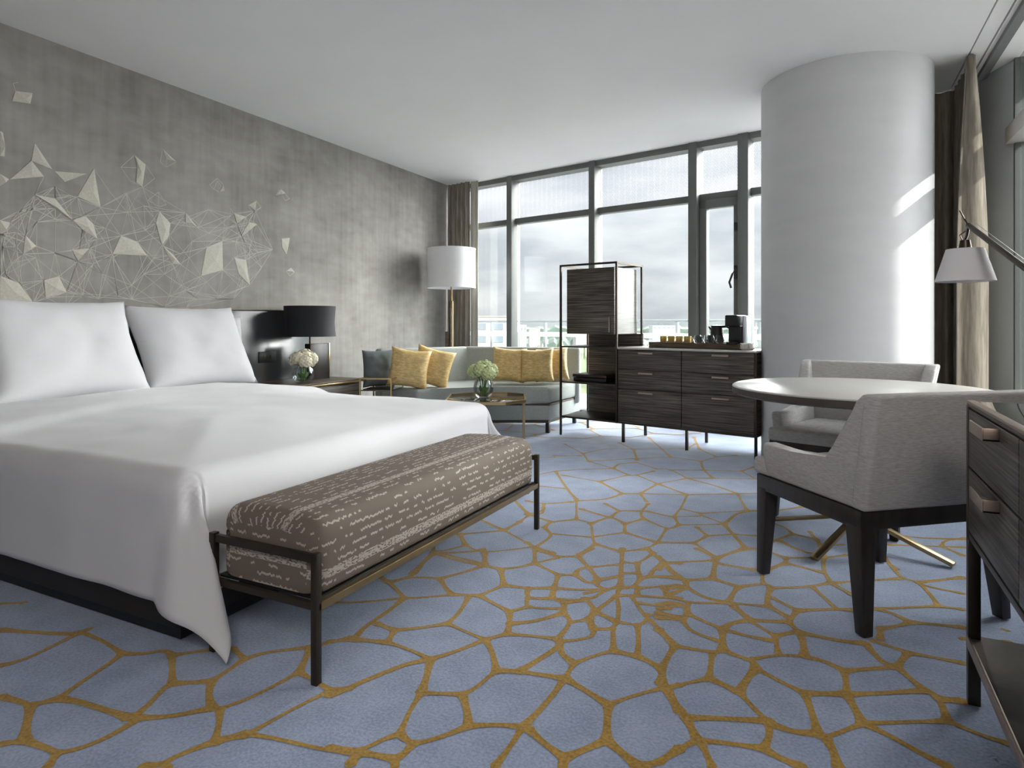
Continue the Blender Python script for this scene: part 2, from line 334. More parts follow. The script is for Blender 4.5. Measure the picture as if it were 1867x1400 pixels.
# ---------------------------------------------------------------- room shell
# the carpet's ochre lines, each measured along the floor; cells beyond the measured stretch are filled in alike
carpet_px = '''1182,797 1224,834|1253,818 1268,809|1155,819 1128,807|1155,819 1162,839|1155,819 1253,818|1275,819 1265,797|1063,827 1029,809|
1063,827 1108,818 1155,819|1009,831 1059,831|1307,833 1275,819|1307,833 1344,830|960,834 1012,834|1162,836 1224,834 1278,841|1073,841 1063,827|
1073,841 1157,836|1278,841 1283,856 1300,872|1278,841 1307,833|1160,843 1197,855|1118,854 1073,841|1118,854 1130,846 1160,843|
1118,854 1147,866 1160,866 1192,859|1197,855 1221,856 1253,872|1221,857 1283,857|1283,857 1352,859|1013,859 1059,856 1118,854|1013,859 977,866|
1352,859 1374,871|1352,859 1376,851|1024,866 1093,878|1160,866 1199,882|1253,872 1298,872|1253,872 1305,886 1344,900|1298,872 1379,873|
1093,878 1118,891 1135,900|1093,878 1147,866|1199,882 1167,900|1199,882 1248,873|1199,882 1253,902|1034,891 980,886|1135,900 1103,910 1051,913|
1135,900 1167,900|1167,900 1179,915|1167,900 1253,902|1344,900 1362,930|1344,900 1379,899|1253,902 1243,923 1229,942|1253,902 1344,900|
1051,910 1034,891 1013,859|1051,910 1051,947|960,913 992,918 1044,915|992,918 987,932 960,937|991,925 988,936 965,939|1059,928 1113,944|
1243,928 1278,936|1362,930 1379,932|1130,932 1103,918|1409,932 1463,924|1278,936 1362,931|960,937 1007,952|1278,939 1320,955|965,939 933,907|
1229,942 1219,941 1179,932|1229,942 1275,941|1113,944 1130,932 1169,932|1174,946 1169,935 1182,918|1174,946 1216,963 1238,957|
1051,947 1076,955 1081,982 1086,992|948,951 965,939|1407,954 1429,961 1446,974|1076,955 1113,944 1139,955|1139,955 1139,971|1139,955 1174,946|
1320,956 1339,977 1359,999|1320,956 1344,937 1376,931|1238,957 1229,942|1238,957 1320,956|992,962 1004,977 975,998|992,962 1007,952 1051,947|
1216,963 1199,989|1616,966 1660,979 1759,983|919,967 884,951 861,939|919,967 948,951|919,967 974,997|1139,971 1199,989|1007,973 1076,979|
1339,974 1379,977|1446,974 1404,988|1446,974 1488,983|838,974 815,971 797,982|838,974 849,994|838,974 919,967|1290,977 1270,961|1290,977 1339,974|
1081,979 1139,971|1759,981 1724,986 1717,996|1488,983 1476,969|1488,983 1498,996|1421,986 1458,1003 1498,1013|1606,986 1613,1018 1636,1038|
1199,989 1179,999 1132,1006|1199,989 1265,990|960,989 975,998|1265,990 1290,977|1265,990 1307,1017|1086,992 1056,1011|1086,992 1132,1006|
1616,993 1759,998|849,994 815,1003 791,1006|849,994 884,1006 974,997|1498,996 1500,1013|1498,996 1537,993|1717,996 1756,1013|975,998 1009,1009|
975,998 976,1006|1179,999 1192,1009|1359,999 1307,1017|1359,999 1379,1001|1135,1000 1133,1031 1131,1069|881,1000 885,1017 883,1031|975,1003 1018,1015|
1135,1005 1179,1002|791,1006 762,1035 751,1046|791,1006 789,988|791,1006 838,1017 884,1029|884,1006 884,1029|792,1009 833,1021 881,1031|
792,1009 840,1007 881,1003|1190,1010 1179,1000|1190,1010 1210,1026|1054,1014 1066,1027 1077,1039 1090,1057|1054,1014 1080,1000|1200,1014 1214,1026|
1018,1015 1054,1014|1018,1017 975,1027|1306,1017 1269,1000|1306,1017 1299,1055|1306,1017 1337,1007 1365,1000|1433,1017 1392,1003|1433,1017 1502,1017|
1502,1017 1503,1041 1515,1063|1502,1017 1543,1012|1135,1024 1162,1026 1190,1010|1162,1026 1164,1045 1169,1053|1210,1026 1193,1038 1183,1051 1169,1053|
1210,1026 1224,1038 1238,1051|1210,1026 1240,1027|1214,1026 1200,1038|1214,1026 1221,1041 1250,1058|1214,1026 1303,1022|1306,1027 1375,1039|
1433,1027 1433,1017|1433,1027 1498,1043|975,1027 1018,1048|975,1027 975,1000|883,1031 840,1045 802,1055|883,1031 914,1038|1077,1034 1131,1029|
1399,1038 1433,1027|914,1038 946,1034 975,1027|1133,1045 1164,1045|1389,1045 1392,1065|1018,1048 1010,1072|1018,1048 1049,1048|
1049,1048 1056,1038 1077,1034|1049,1048 1073,1062 1090,1057|1183,1051 1238,1051|1169,1053 1155,1069 1131,1070|1299,1055 1347,1070|
802,1055 754,1053 710,1062|802,1055 813,1072 825,1084|1090,1057 1089,1067 1107,1074 1131,1069|1090,1057 1131,1051|1250,1058 1200,1051|
1250,1058 1255,1072 1286,1089 1327,1099|1250,1058 1299,1055|1673,1062 1755,1053|710,1062 689,1050|710,1062 754,1048 771,1027 792,1009|
1515,1063 1553,1084|1515,1063 1642,1055|1680,1067 1755,1082|919,1067 915,1048 914,1038|919,1067 963,1072 1010,1072|
1131,1070 1125,1086 1128,1110 1125,1134 1118,1147 1119,1187|1162,1070 1162,1086|1347,1070 1337,1082 1327,1099|1347,1070 1392,1065 1406,1072|
1481,1070 1502,1089 1526,1111|1010,1072 1006,1091|1010,1072 1056,1075 1104,1075|1131,1072 1162,1070|1162,1072 1210,1069 1238,1067|1210,1072 1217,1086|
1406,1072 1399,1089 1401,1106|1406,1072 1467,1070 1515,1063|963,1072 965,1089 1006,1091|1107,1074 1066,1082|1107,1074 1083,1089 1066,1091|
1214,1074 1251,1069|1221,1084 1251,1072|825,1084 778,1089 737,1091|825,1084 874,1086|1125,1086 1155,1086 1240,1091|1221,1086 1207,1069|
874,1086 898,1099 929,1115|874,1086 919,1067|1152,1087 1166,1110 1183,1130|1406,1089 1454,1113|854,1089 837,1117 816,1137|963,1089 965,1106 1027,1110|
1006,1091 1029,1099|1006,1091 1059,1094 1066,1091|1066,1091 1078,1103 1085,1115|737,1091 723,1075 710,1062|1029,1099 1027,1118|
1029,1099 1056,1096 1066,1091|1162,1099 1214,1106 1240,1103|1221,1099 1200,1103|1255,1099 1255,1120|1327,1099 1255,1098 1221,1086|1327,1099 1401,1106|
600,1099 655,1098 737,1091|0,1101 45,1099|1337,1105 1368,1130|1711,1105 1694,1082 1673,1062 1642,1051 1611,1014|1711,1105 1755,1111|
1402,1106 1437,1125|1200,1110 1221,1110|1594,1110 1625,1118 1659,1134|1594,1110 1646,1108 1711,1105|1454,1113 1437,1134|1454,1113 1526,1111 1557,1113|
1085,1115 1073,1129|1085,1115 1125,1086|1085,1115 1125,1134|929,1115 929,1137 924,1156|929,1115 965,1106|1176,1120 1240,1130|1255,1120 1243,1129|
1255,1120 1245,1103 1221,1099|1245,1127 1200,1117|1073,1129 1083,1147|1243,1129 1200,1127|1243,1129 1262,1151 1313,1170|1368,1130 1392,1132 1437,1134|
1368,1132 1392,1147 1413,1159|1125,1134 1162,1139 1183,1130|1659,1134 1639,1141 1605,1146|1659,1134 1755,1144|1039,1135 1073,1129|
816,1137 771,1144 720,1149|929,1137 977,1132 1027,1118|1162,1139 1164,1165 1162,1197|1605,1146 1605,1165|1083,1147 1077,1161 1042,1168 1020,1168|
1083,1147 1118,1147|1200,1147 1231,1178|1317,1147 1286,1134 1255,1120|1317,1147 1318,1185|1317,1147 1334,1137 1368,1130|1317,1147 1361,1159 1406,1168|
1827,1147 1840,1151|0,1149 120,1156 147,1153|720,1149 686,1137|720,1149 706,1171|1457,1153 1437,1134|1457,1153 1464,1171 1467,1197|147,1153 165,1146|
147,1153 185,1168 223,1192|924,1156 963,1159 1017,1165|1413,1159 1419,1192|1413,1159 1457,1151|1017,1165 1039,1135 1027,1118|1755,1165 1840,1171|
645,1166 662,1147 682,1132 710,1113 737,1091|645,1166 706,1171|885,1166 854,1154 816,1137|885,1166 898,1192 905,1223|885,1166 924,1156|
1020,1168 1017,1180 977,1206 946,1225|1020,1168 1025,1192 1047,1209|1591,1168 1656,1190|600,1170 645,1166|706,1171 747,1185 785,1202|
1577,1173 1529,1168 1457,1153|1232,1177 1210,1154 1183,1130|1231,1178 1214,1206 1203,1247|1231,1178 1299,1189 1318,1185|566,1180 555,1206 545,1226|
566,1180 640,1163|1318,1185 1341,1195 1371,1206 1378,1219|1119,1187 1087,1195 1047,1209|1119,1187 1162,1197|1299,1189 1293,1237|1656,1190 1635,1216|
1656,1190 1755,1209|223,1192 195,1213 144,1247 106,1274|223,1192 261,1192 298,1187 314,1195|314,1195 314,1247|314,1195 370,1187 394,1185|
1162,1197 1183,1206 1205,1219|1467,1197 1502,1206 1539,1223|1371,1202 1419,1195 1467,1197|446,1202 425,1182|446,1202 487,1190 566,1180|
785,1202 737,1213 669,1240 621,1261 600,1267|785,1202 778,1233 768,1264|785,1202 833,1187 885,1166|1047,1209 1030,1237|1783,1213 1840,1240|
0,1214 45,1202 96,1178 147,1153|1635,1216 1539,1223|1635,1216 1608,1206 1577,1173|1205,1219 1212,1254|1205,1219 1217,1199 1232,1177|
1378,1219 1361,1240 1347,1262|1378,1219 1423,1243 1467,1264|1539,1223 1543,1247 1543,1266|905,1223 946,1225 1030,1237|
545,1226 507,1247 459,1271 405,1291 386,1291|545,1226 576,1243 603,1259|1030,1237 1070,1261 1109,1285|1293,1237 1217,1254|1293,1237 1347,1262|
386,1242 381,1267 386,1291|386,1242 411,1226 446,1202|314,1247 298,1257 271,1285 247,1305|314,1247 346,1245 386,1242|1212,1254 1224,1274 1240,1298|
1212,1254 1240,1249|1217,1255 1234,1285 1251,1309|1687,1259 1663,1240 1635,1216|1687,1259 1711,1274 1728,1315|603,1259 640,1255|
1347,1262 1378,1295 1402,1319|1467,1264 1481,1302 1491,1336|1467,1264 1539,1266|768,1264 747,1298 729,1338|768,1264 843,1266|
1543,1266 1560,1295 1574,1319|1543,1266 1611,1264 1687,1259|843,1266 852,1298 854,1324|843,1266 867,1254 905,1223|0,1271 31,1278 58,1285 106,1274|
106,1274 147,1281 192,1295 237,1309|1711,1274 1755,1279|1109,1285 1107,1319 1106,1350|1109,1285 1162,1267 1212,1254|58,1285 51,1309 43,1350|
401,1295 399,1322 391,1353|1251,1309 1272,1350|1251,1309 1303,1310 1402,1315|252,1310 319,1305 386,1291|1728,1315 1783,1338 1840,1357|
1402,1319 1402,1343 1392,1365|1402,1319 1447,1334 1491,1338|1574,1319 1728,1315|1581,1322 1629,1346 1680,1374 1728,1398|854,1324 909,1322 953,1326|
953,1326 929,1363 902,1398|953,1326 984,1295 1008,1267 1030,1237|1491,1338 1509,1343 1574,1319|729,1338 696,1350 655,1367 600,1363|
729,1338 754,1355 806,1343 854,1324|449,1339 466,1331 535,1293 603,1259|449,1339 497,1346 583,1365 640,1372|1505,1346 1519,1370 1529,1400|
1106,1350 1066,1367 1029,1382|1106,1350 1135,1374 1162,1396|1272,1350 1241,1365 1200,1391|1272,1350 1320,1355 1392,1365|43,1350 0,1358|
43,1350 86,1365 106,1372 144,1365 192,1346 237,1321 252,1310|391,1353 357,1365 319,1381 295,1393 261,1398|391,1353 422,1345 449,1339|
754,1355 737,1374 720,1384|1279,1357 1289,1377 1299,1400|1392,1365 1419,1381 1461,1398|106,1372 86,1400|655,1372 638,1394|655,1372 682,1377 720,1384|
1029,1382 1025,1400|1029,1382 994,1357 963,1329|720,1384 720,1400|295,1393 309,1400|1162,1396 1197,1391 1240,1365'''
room = [(LW, -1.6), (1.04, -1.6), (1.04, winY(1.04)), (LW, winY(LW))]
fl = bmesh.new()
base = [fl.verts.new((x, y, 0)) for x, y in room]; fl.faces.new(base)
base2 = [fl.verts.new((x, y, -.12)) for x, y in room]; fl.faces.new(base2[::-1])
for i in range(4): fl.faces.new([base[i], base2[i], base2[(i+1) % 4], base[(i+1) % 4]])
def inside(x, y): return LW+.01 < x < 1.03 and -1.58 < y < winY(x)-.02
LZ = [.0005]
rl = random.Random(5)
def line(pts, w=.0175):
    P = [Vector(p) for p in pts]; Q = []
    for i in range(len(P)-1):                    # smooth the measured line
        p0, p1, p2, p3 = P[max(i-1, 0)], P[i], P[i+1], P[min(i+2, len(P)-1)]
        for k in range(4):
            t_ = k/4; Q.append(.5*((2*p1)+(p2-p0)*t_+(2*p0-5*p1+4*p2-p3)*t_*t_+(3*p1-p0-3*p2+p3)*t_**3))
    Q.append(P[-1]); Q = [q for q in Q if inside(q.x, q.y)]
    if len(Q) < 2: return
    L = [0]
    for a_, b_ in zip(Q, Q[1:]): L.append(L[-1]+(b_-a_).length)
    if L[-1] < .01: return
    w *= rl.uniform(.75, 1.25); LZ[0] += 9e-7; z = LZ[0]; prev = None
    for i, q in enumerate(Q):
        d = (Q[min(i+1, len(Q)-1)]-Q[max(i-1, 0)]).normalized(); n_ = Vector((-d.y, d.x))
        e_ = min(L[i], L[-1]-L[i]); ww = (w/2)*(.85+.9*math.exp(-e_/.022))
        ww = min(ww, L[-1]*.35)
        cur_ = (fl.verts.new((*(q+n_*ww), z)), fl.verts.new((*(q-n_*ww), z)))
        if prev: fl.faces.new([prev[0], prev[1], cur_[1], cur_[0]]).material_index = 1
        prev = cur_
    for q in (Q[0], Q[-1]):
        LZ[0] += 9e-7; z = LZ[0]
        k = 8; r_ = min(w*.72, L[-1]*.3)
        fl.faces.new([fl.verts.new((q.x+r_*cos(2*pi*i/k), q.y+r_*sin(2*pi*i/k), z)) for i in range(k)]).material_index = 1
traced = []
for pl in carpet_px.replace('\n', '').split('|'):
    pts = [on_floor(*map(float, q.split(','))) for q in pl.split()]
    traced += pts
    for a_, b_ in zip(pts, pts[1:]): traced.append(((a_[0]+b_[0])/2, (a_[1]+b_[1])/2))
    line(pts)
def measured(x, y):
    d = -SN*x+CN*y
    if d < .3: return False
    px = 933.5+FPX*(CN*x+SN*y)/d; py = 590+FPX*HC/d
    if not (0 < px < 1800 and 800 < py < 1400): return False
    return min((a_-x)**2+(b_-y)**2 for a_, b_ in traced) < .30**2
P2 = []; rnd = random.Random(3); tries = 0
while tries < 5000:
    tries += 1
    x, y = rnd.uniform(LW, 1.2), rnd.uniform(-1.6, 6.8)
    if P2 and min((a_-x)**2+(b_-y)**2 for a_, b_ in P2) < .32**2: continue
    P2.append((x, y))
def clip(poly, nx, ny, c):                       # keep nx*x+ny*y <= c
    out = []
    for i, p in enumerate(poly):
        q = poly[(i+1) % len(poly)]; a_ = nx*p[0]+ny*p[1]-c; b_ = nx*q[0]+ny*q[1]-c
        if a_ <= 0: out.append(p)
        if (a_ < 0) != (b_ < 0) and a_ != b_:
            t_ = a_/(a_-b_); out.append((p[0]+(q[0]-p[0])*t_, p[1]+(q[1]-p[1])*t_))
    return out
seen_e = set()
for i, p in enumerate(P2):
    poly = list(room)
    for d2, q in sorted((((q[0]-p[0])**2+(q[1]-p[1])**2, q) for j, q in enumerate(P2) if j != i), key=lambda k: k[0])[:24]:
        nx, ny = q[0]-p[0], q[1]-p[1]; poly = clip(poly, nx, ny, nx*(p[0]+q[0])/2+ny*(p[1]+q[1])/2)
        if len(poly) < 3: break
    for k in range(len(poly)):
        a_, b_ = poly[k-1], poly[k]; mx_, my_ = (a_[0]+b_[0])/2, (a_[1]+b_[1])/2
        key = (round(mx_, 2), round(my_, 2))
        if key in seen_e or hypot(a_[0]-b_[0], a_[1]-b_[1]) < .02 or not inside(*a_) or not inside(*b_): continue
        seen_e.add(key)
        if measured(mx_, my_) or measured(*a_) or measured(*b_): continue
        line([a_, b_])
me = bpy.data.meshes.new('floor'); fl.to_mesh(me); fl.free()
me.materials.append(M['blue']); me.materials.append(M['ochre'])
fo = bpy.data.objects.new('floor', me); COL.objects.link(fo); fo['kind'] = 'structure'

G().box(LW-.15, LW, -1.75, winY(LW)+.3, -.1, CH+.1).out('wall_left', M['wallfab'], kind='structure')
G().box(LW-.15, 1.3, -1.75, -1.6, -.1, CH+.1).out('wall_back', M['paint'], kind='structure')
# ceiling plate, recess strips for the curtain track along the right-hand glazing
cyt = winY(LW)+.2
G().prism([(LW-.1, -1.7), (.768, -1.7), (.768, winY(.768)), (LW-.1, cyt)], CH, CH+.12).out('ceiling', M['ceiling'], kind='structure')
G().box(.776, .852, -1.7, 5.55, CH, CH+.12).box(.862, .885, -1.7, 5.55, CH, CH+.12).out('ceiling_strip', M['ceiling'], kind='structure')
G().box(.70, 1.35, -1.7, 5.7, CH+.12, CH+.2).box(.7675, .7765, -1.7, 5.55, CH+.03, CH+.1).box(.8515, .8625, -1.7, 5.55, CH+.03, CH+.1).out('trim_1', M['slot'], kind='structure')
G().box(.885, .935, -1.7, 5.5, CH-.03, CH+.12).out('trim_2', M['trimgrey'], kind='structure')
G().box(.935, 1.35, -1.7, 5.5, CH-.01, CH+.12).out('trim_3', M['ceiling'], kind='structure')
# right-hand side: pier, glazing, and the solid wall nearer the camera
G().prism([(.906, 5.24), (1.03, 4.94), (1.30, 4.94), (1.30, 5.6), (.906, 5.6)], 0, CH-.01).out('wall_right_pier', M['pier'], kind='structure')
G().box(1.02, 1.3, -1.7, 2.9, -.05, CH+.1).out('wall_right', M['paint'], kind='structure')
w2 = empty('window_2', kind='structure')
ys_ = [4.93, 3.90, 2.90]
for k in range(2):
    ya, yb = ys_[k+1], ys_[k]
    G().box(1.045, 1.055, ya+.02, yb-.02, .50, 2.07).out('pane', M['glass'], w2)
    G().box(1.045, 1.055, ya+.02, yb-.02, 2.16, CH-.02).out('upper_pane', M['glass'], w2)
    G().box(1.03, 1.09, yb-.025, yb+.015, .48, CH-.01).out('mullion', M['frame'], w2)
    G().box(.985, 1.09, ya, yb, 2.065, 2.165, .004).out('transom', M['paint'], w2)
    G().box(1.005, 1.12, ya, yb, 0, .49, .002).out('sill_panel', M['pier'], w2)
    G().box(.99, 1.12, ya, yb, .49, .505, .002).out('sill_top', M['paint'], w2)
# added unseen block that keeps direct sun off the near part of the room
sun_block = tag(G().box(0, 2, -30, 0, -30, 26).out('building', M['bwhite']), 'pale unseen block added beyond the near side windows to stop the sun', 'building')
sun_block.location = (11, -4.96, 0)

# window wall
w1 = empty('window_1', kind='structure')
def along(name, Xa, Xb, o0, o1, z0, z1, mat, parent, bev=0):
    a, b_ = wp(Xa, o0), wp(Xb, o0); c, d = wp(Xb, o1), wp(Xa, o1)
    P = [(a[0], a[1], z0), (b_[0], b_[1], z0), (c[0], c[1], z0), (d[0], d[1], z0)]
    return G().hexa(P+[(p[0], p[1], z1) for p in P], bev).out(name, mat, parent)
mull = [(-3.235, -3.165), (-2.186, -2.118), (-1.150, -1.070), (-.710, -.620), (.42, .50)]
for a, b_ in mull: along('mullion', a, b_, 0, .16, 0, CH, M['frame'], w1, .003)
edges_ = [LW+.02]+[v for p in mull for v in p]+[1.0]
for k in range(0, len(edges_), 2):
    a, b_ = edges_[k], edges_[k+1]
    along('head_rail', a, b_, .02, .16, CH-.055, CH, M['frame'], w1)
    along('bottom_rail', a, b_, .04, .16, 0, .06, M['frame'], w1)
    along('transom', a, b_, .07, .16, 2.068, 2.13, M['frame'], w1, .003)
    along('pane', a, b_, .115, .122, .06, 2.068, M['glass'], w1)
    along('upper_pane', a, b_, .115, .122, 2.13, CH-.055, M['frit'], w1)
# opening sash between the third and fourth mullion
along('sash_frame', -1.065, -1.00, .05, .12, .06, 2.068, M['frame'], w1, .003)
along('sash_frame', -1.065, -.712, .05, .12, 1.99, 2.068, M['frame'], w1, .003)
along('sash_frame', -.76, -.712, .05, .12, .06, 2.0, M['frame'], w1, .003)
hp = wp(-.735, .03)
G().box(-.015, .015, -.02, .012, -.06, .06, .005).tube([(0, -.03, .02), (0, -.055, .02), (-.02, -.06, -.02), (-.045, -.06, -.09), (-.03, -.06, -.14)], .009, 8).out('window_handle', M['black'], w1).location = (hp[0], hp[1], 1.40)
G().box(-.012, .012, -.03, .01, -.035, .035, .004).out('hinge', M['black'], w1).location = (hp[0], hp[1], 1.80)

# wall behind the corner curtain, balcony and its balustrade
def deck(name, o0, o1, z0, z1, mat, Xa=-6.5, Xb=2.6):
    a, b_, c, d = wp(Xa, o0), wp(Xb, o0), wp(Xb, o1), wp(Xa, o1)
    P = [(p[0], p[1], z0) for p in (a, b_, c, d)]
    return G().hexa(P+[(p[0], p[1], z1) for p in P]).out(name, mat, kind='structure')
deck('floor_balcony', .16, 2.0, -.2, -.02, M['conc'])
ba = empty('balcony_balustrade', 'glass balcony balustrade with grey handrail and white lower rail outside the windows', 'balustrade', wp(-2, 1.9))
def rail(name, o, z, r, mat, rect=None):
    a, b_ = wp(-6.4, o, z), wp(2.5, o, z); L = ba.location
    a, b_ = Vector(a)-L, Vector(b_)-L
    g = G()
    if rect: g.bar(a, b_, rect[0], rect[1], .003)
    else: g.tube([a, b_], r, 10)
    g.out(name, mat, ba)
rail('handrail', 1.9, .985, .018, M['greymetal'])
rail('lower_rail', 1.75, .80, 0, M['whitemetal'], (.09, .06))
for k in range(9):
    X = -6.0+k*.98
    a, b_ = Vector(wp(X, 1.9, 0))-ba.location, Vector(wp(X+.94, 1.9, 0))-ba.location
    G().bar(a+Vector((0, 0, .08)), a+Vector((0, 0, .97)), .035, .035, .003).out('post', M['greymetal'], ba)
    G().hexa([(a.x+.03, a.y, .1), (b_.x, b_.y, .1), (b_.x, b_.y+.01, .1), (a.x+.03, a.y+.01, .1), (a.x+.03, a.y, .96), (b_.x, b_.y, .96), (b_.x, b_.y+.01, .96), (a.x+.03, a.y+.01, .96)]).out('glass_panel', M['glass'], ba)
    G().box(a.x-.03, a.x+.03, a.y-.03, a.y+.03, -.02, .09).out('post_foot', M['greymetal'], ba)

# ---------------------------------------------------------------- town, trees and towers outside
G().box(-1500, 1500, 12, 2500, -31, -30).out('ground', M['ground'], kind='structure')
def belt(name, d, z, amp, x0, x1, mat, seed, n=160, thick=30):
    g = G(); V = []
    for i in range(n+1):
        x = x0+(x1-x0)*i/n
        p = at(x, 590, d)
        h = z+amp*(noise.noise(Vector((i*.13, seed, 0)))+.6*noise.noise(Vector((i*.45, seed, 3))))
        q = at(x, 590, d+thick)
        V.append([g.bm.verts.new(v) for v in ((p.x, p.y, -30), (p.x, p.y, h-3), (p.x+(q.x-p.x)*.4, p.y+(q.y-p.y)*.4, h), (q.x, q.y, h-2), (q.x, q.y, -30))])
    for a, b_ in zip(V, V[1:]):
        for k in range(4): g.bm.faces.new([a[k], b_[k], b_[k+1], a[k+1]])
    o = g.out(name, mat); return o
tag(belt('tree_line', 900, -4, 7, 700, 1700, M['tree'], 1), 'dark green line of trees along the horizon beyond the balcony', 'trees', kind='stuff')
tag(belt('tree_line', 430, -9, 5, 700, 1500, M['tree'], 5, thick=40), 'nearer band of green trees in the middle distance outside', 'trees', kind='stuff')
tag(belt('greenery', 170, -5.5, 3, 840, 1200, M['bush'], 9, thick=20), 'light green bushes below the balcony rail', 'greenery', kind='stuff')
def building(px, top_y, d, wpx, depth, body, label, rows, cols, roof=None, group=None):
    c = at(px, 590, d); w = wpx*d/FPX; top = HC+(590-top_y)*d/FPX
    e = empty('building', label, 'building', (c.x, c.y, -30), TH, group)
    H = top+30
    G().box(-w/2, w/2, 0, depth, 0, H).out('wall', body, e, smooth=False)
    G().box(-w/2-.2, w/2+.2, -.2, depth+.2, H, H+.03*H*.3).out('roof', roof or body, e, smooth=False)
    for r_ in range(rows):
        for k in range(cols):
            x = -w/2+w*(k+.5)/cols; z = H-3.0*(r_+.75)
            G().box(x-w/cols*.28, x+w/cols*.28, -.12, .1, z-.7, z+.8).out('window', M['win'], e, smooth=False)
    return e
building(893, 578, 150, 62, 12, M['bbeige'], 'beige block with pink roof edge behind the corner curtain', 2, 2, M['bpink'])
building(951, 593, 385, 18, 15, M['bwhite'], 'small white house among the trees above the left of the shelving tower', 1, 3)
building(975, 600, 330, 20, 15, M['bbeige'], 'low beige house by the trees left of the shelving tower', 1, 3)
building(1215, 594, 700, 50, 20, M['bwhite'], 'long white building on the horizon above the gold cups', 1, 6)
building(1372, 596, 500, 16, 15, M['bwhite'], 'white house seen beside the round column', 1, 2)
building(1065, 600, 300, 30, 15, M['bbeige'], 'beige house seen through the shelving tower', 1, 3)
tw = empty('glass_tower', 'pale green glass office tower outside the right-hand window', 'building', (19.2, 92, 0))
G().box(0, 34, 0, 30, -60, 46).out('facade', M['aqua'], tw, smooth=False)
gb = G().box(-.3, 34.3, -.4, 0, -.45, .45).out('floor_band', M['band'], tw, smooth=False)
for k in range(22):
    o = gb if k == 0 else gb.copy()
    if k: COL.objects.link(o)
    o.location = (0, 0, 44.7-3.28*k)
for k in range(8): G().box(4.2*k, 4.2*k+.25, -.25, 0, -60, 46).out('fin', M['band'], tw, smooth=False)

# ---------------------------------------------------------------- curtains
def pleats(xs, xe, z0, z1, amp, waves, name, mat, parent, o=.0, seed=0, wall='win', thick=.006, taper=0):
    n = waves*10
    g = G(); rows = 10; F, B = [], []
    for j in range(rows+1):
        tz = j/rows; z = z0+(z1-z0)*tz
        fr, bk = [], []
        for i in range(n+1):
            u = i/n; s_ = xs+(xe-xs)*u
            a = amp*(.75+.5*noise.noise(Vector((u*waves*.7, seed, 0))))*(1-.35*tz)*sin(2*pi*waves*u+.5*noise.noise(Vector((u*3, tz*2, seed))))
            if wall == 'win': p = Vector(wp(s_, -o-a, z)); q = Vector(wp(s_, -o-a+thick, z))
            else: p = Vector((o-a, s_+taper*(1-tz), z)); q = Vector((o-a+thick, s_+taper*(1-tz), z))
            fr.append(g.bm.verts.new(p)); bk.append(g.bm.verts.new(q))
        F.append(fr); B.append(bk)
    for j in range(rows):
        for i in range(n):
            g.bm.faces.new([F[j][i], F[j][i+1], F[j+1][i+1], F[j+1][i]])
            g.bm.faces.new([B[j][i+1], B[j][i], B[j+1][i], B[j+1][i+1]])
        for k in (0, n): g.bm.faces.new([F[j][k], F[j+1][k], B[j+1][k], B[j][k]])
    return g.out(name, mat, parent, ang=80)
c1 = empty('curtain', 'dark taupe pleated curtain gathered in the far corner by the left wall', 'curtain')
pleats(-4.04, -3.70, .015, CH-.005, .035, 5, 'drape', M['curtain'], c1, o=.09, seed=1)
pleats(-3.71, -3.60, .015, CH-.005, .012, 1, 'lining_edge', M['curtain_light'], c1, o=.06, seed=2)
c2 = empty('curtain', 'tall taupe curtain drawn back beside the round column and grey pier', 'curtain')
pleats(4.76, 5.52, .015, CH-.004, .03, 7, 'drape', M['curtain'], c2, o=.80, seed=4, wall='side')
g = G()
def fold(u, v):
    z = .015+(CH-.02)*v; k = max(0, (z-1.3)/1.3)**1.5
    xa, xb = .705+.055*k, .865-.065*k
    return Vector((xa+(xb-xa)*u, 4.725+.018*sin(u*pi*2.2+.6)+.010*noise.noise(Vector((u*2, z, 3)))+.03*k, z))
g.grid(fold, 24, 20); eo = g.out('leading_edge', M['curtain'], c2, ang=180); sm = eo.modifiers.new('thick', 'SOLIDIFY'); sm.thickness = .006
pleats(.36, .84, .015, CH-.004, .03, 6, 'return_drape', M['curtain'], c2, o=.10, seed=8)

# ---------------------------------------------------------------- column
tag(G().lathe([(.525, .004), (.525, CH)], (0, 0, 0), 96).out('column', M['column']), 'thick round white column between the sideboard and the right-hand curtain', 'column').location = (.09, 4.94, 0)

# ---------------------------------------------------------------- wall mural
mu = empty('wall_mural', 'cream folded facets and fine crossing lines spread over the grey wall above the bed', 'wall art', (LW, 2.0, 1.5))
facets = '''63,261 57,293 95,309|57,293 80,322 18,327|0,317 16,327 0,339|0,239 5,242 8,286 0,284|99,312 158,317 118,332|171,307 183,378 141,358
64,355 100,362 131,401 100,380|132,401 155,394 170,409 177,436 150,418|46,429 66,449 42,463|131,456 163,453 142,476|220,430 250,441 268,466 205,463
290,385 310,407 308,429 295,447 284,407|297,449 316,465 330,483 314,480|80,511 107,504 121,533 83,542|0,503 34,516 61,553 0,553|0,402 18,406 5,426 0,426
245,283 265,300 259,341 248,332 250,303|296,271 321,295 303,290|407,337 409,347 400,350|512,345 520,352 503,356|467,366 465,384 452,374|426,389 448,395 432,407
454,405 468,409 440,431 445,419|338,388 360,415 338,406|405,439 406,492 366,503 376,451|427,470 448,474 455,520 435,499|513,436 528,434 525,451 522,464 514,451
522,494 530,488 537,496|28,166 59,170 55,189 22,184'''
nodes_px = []
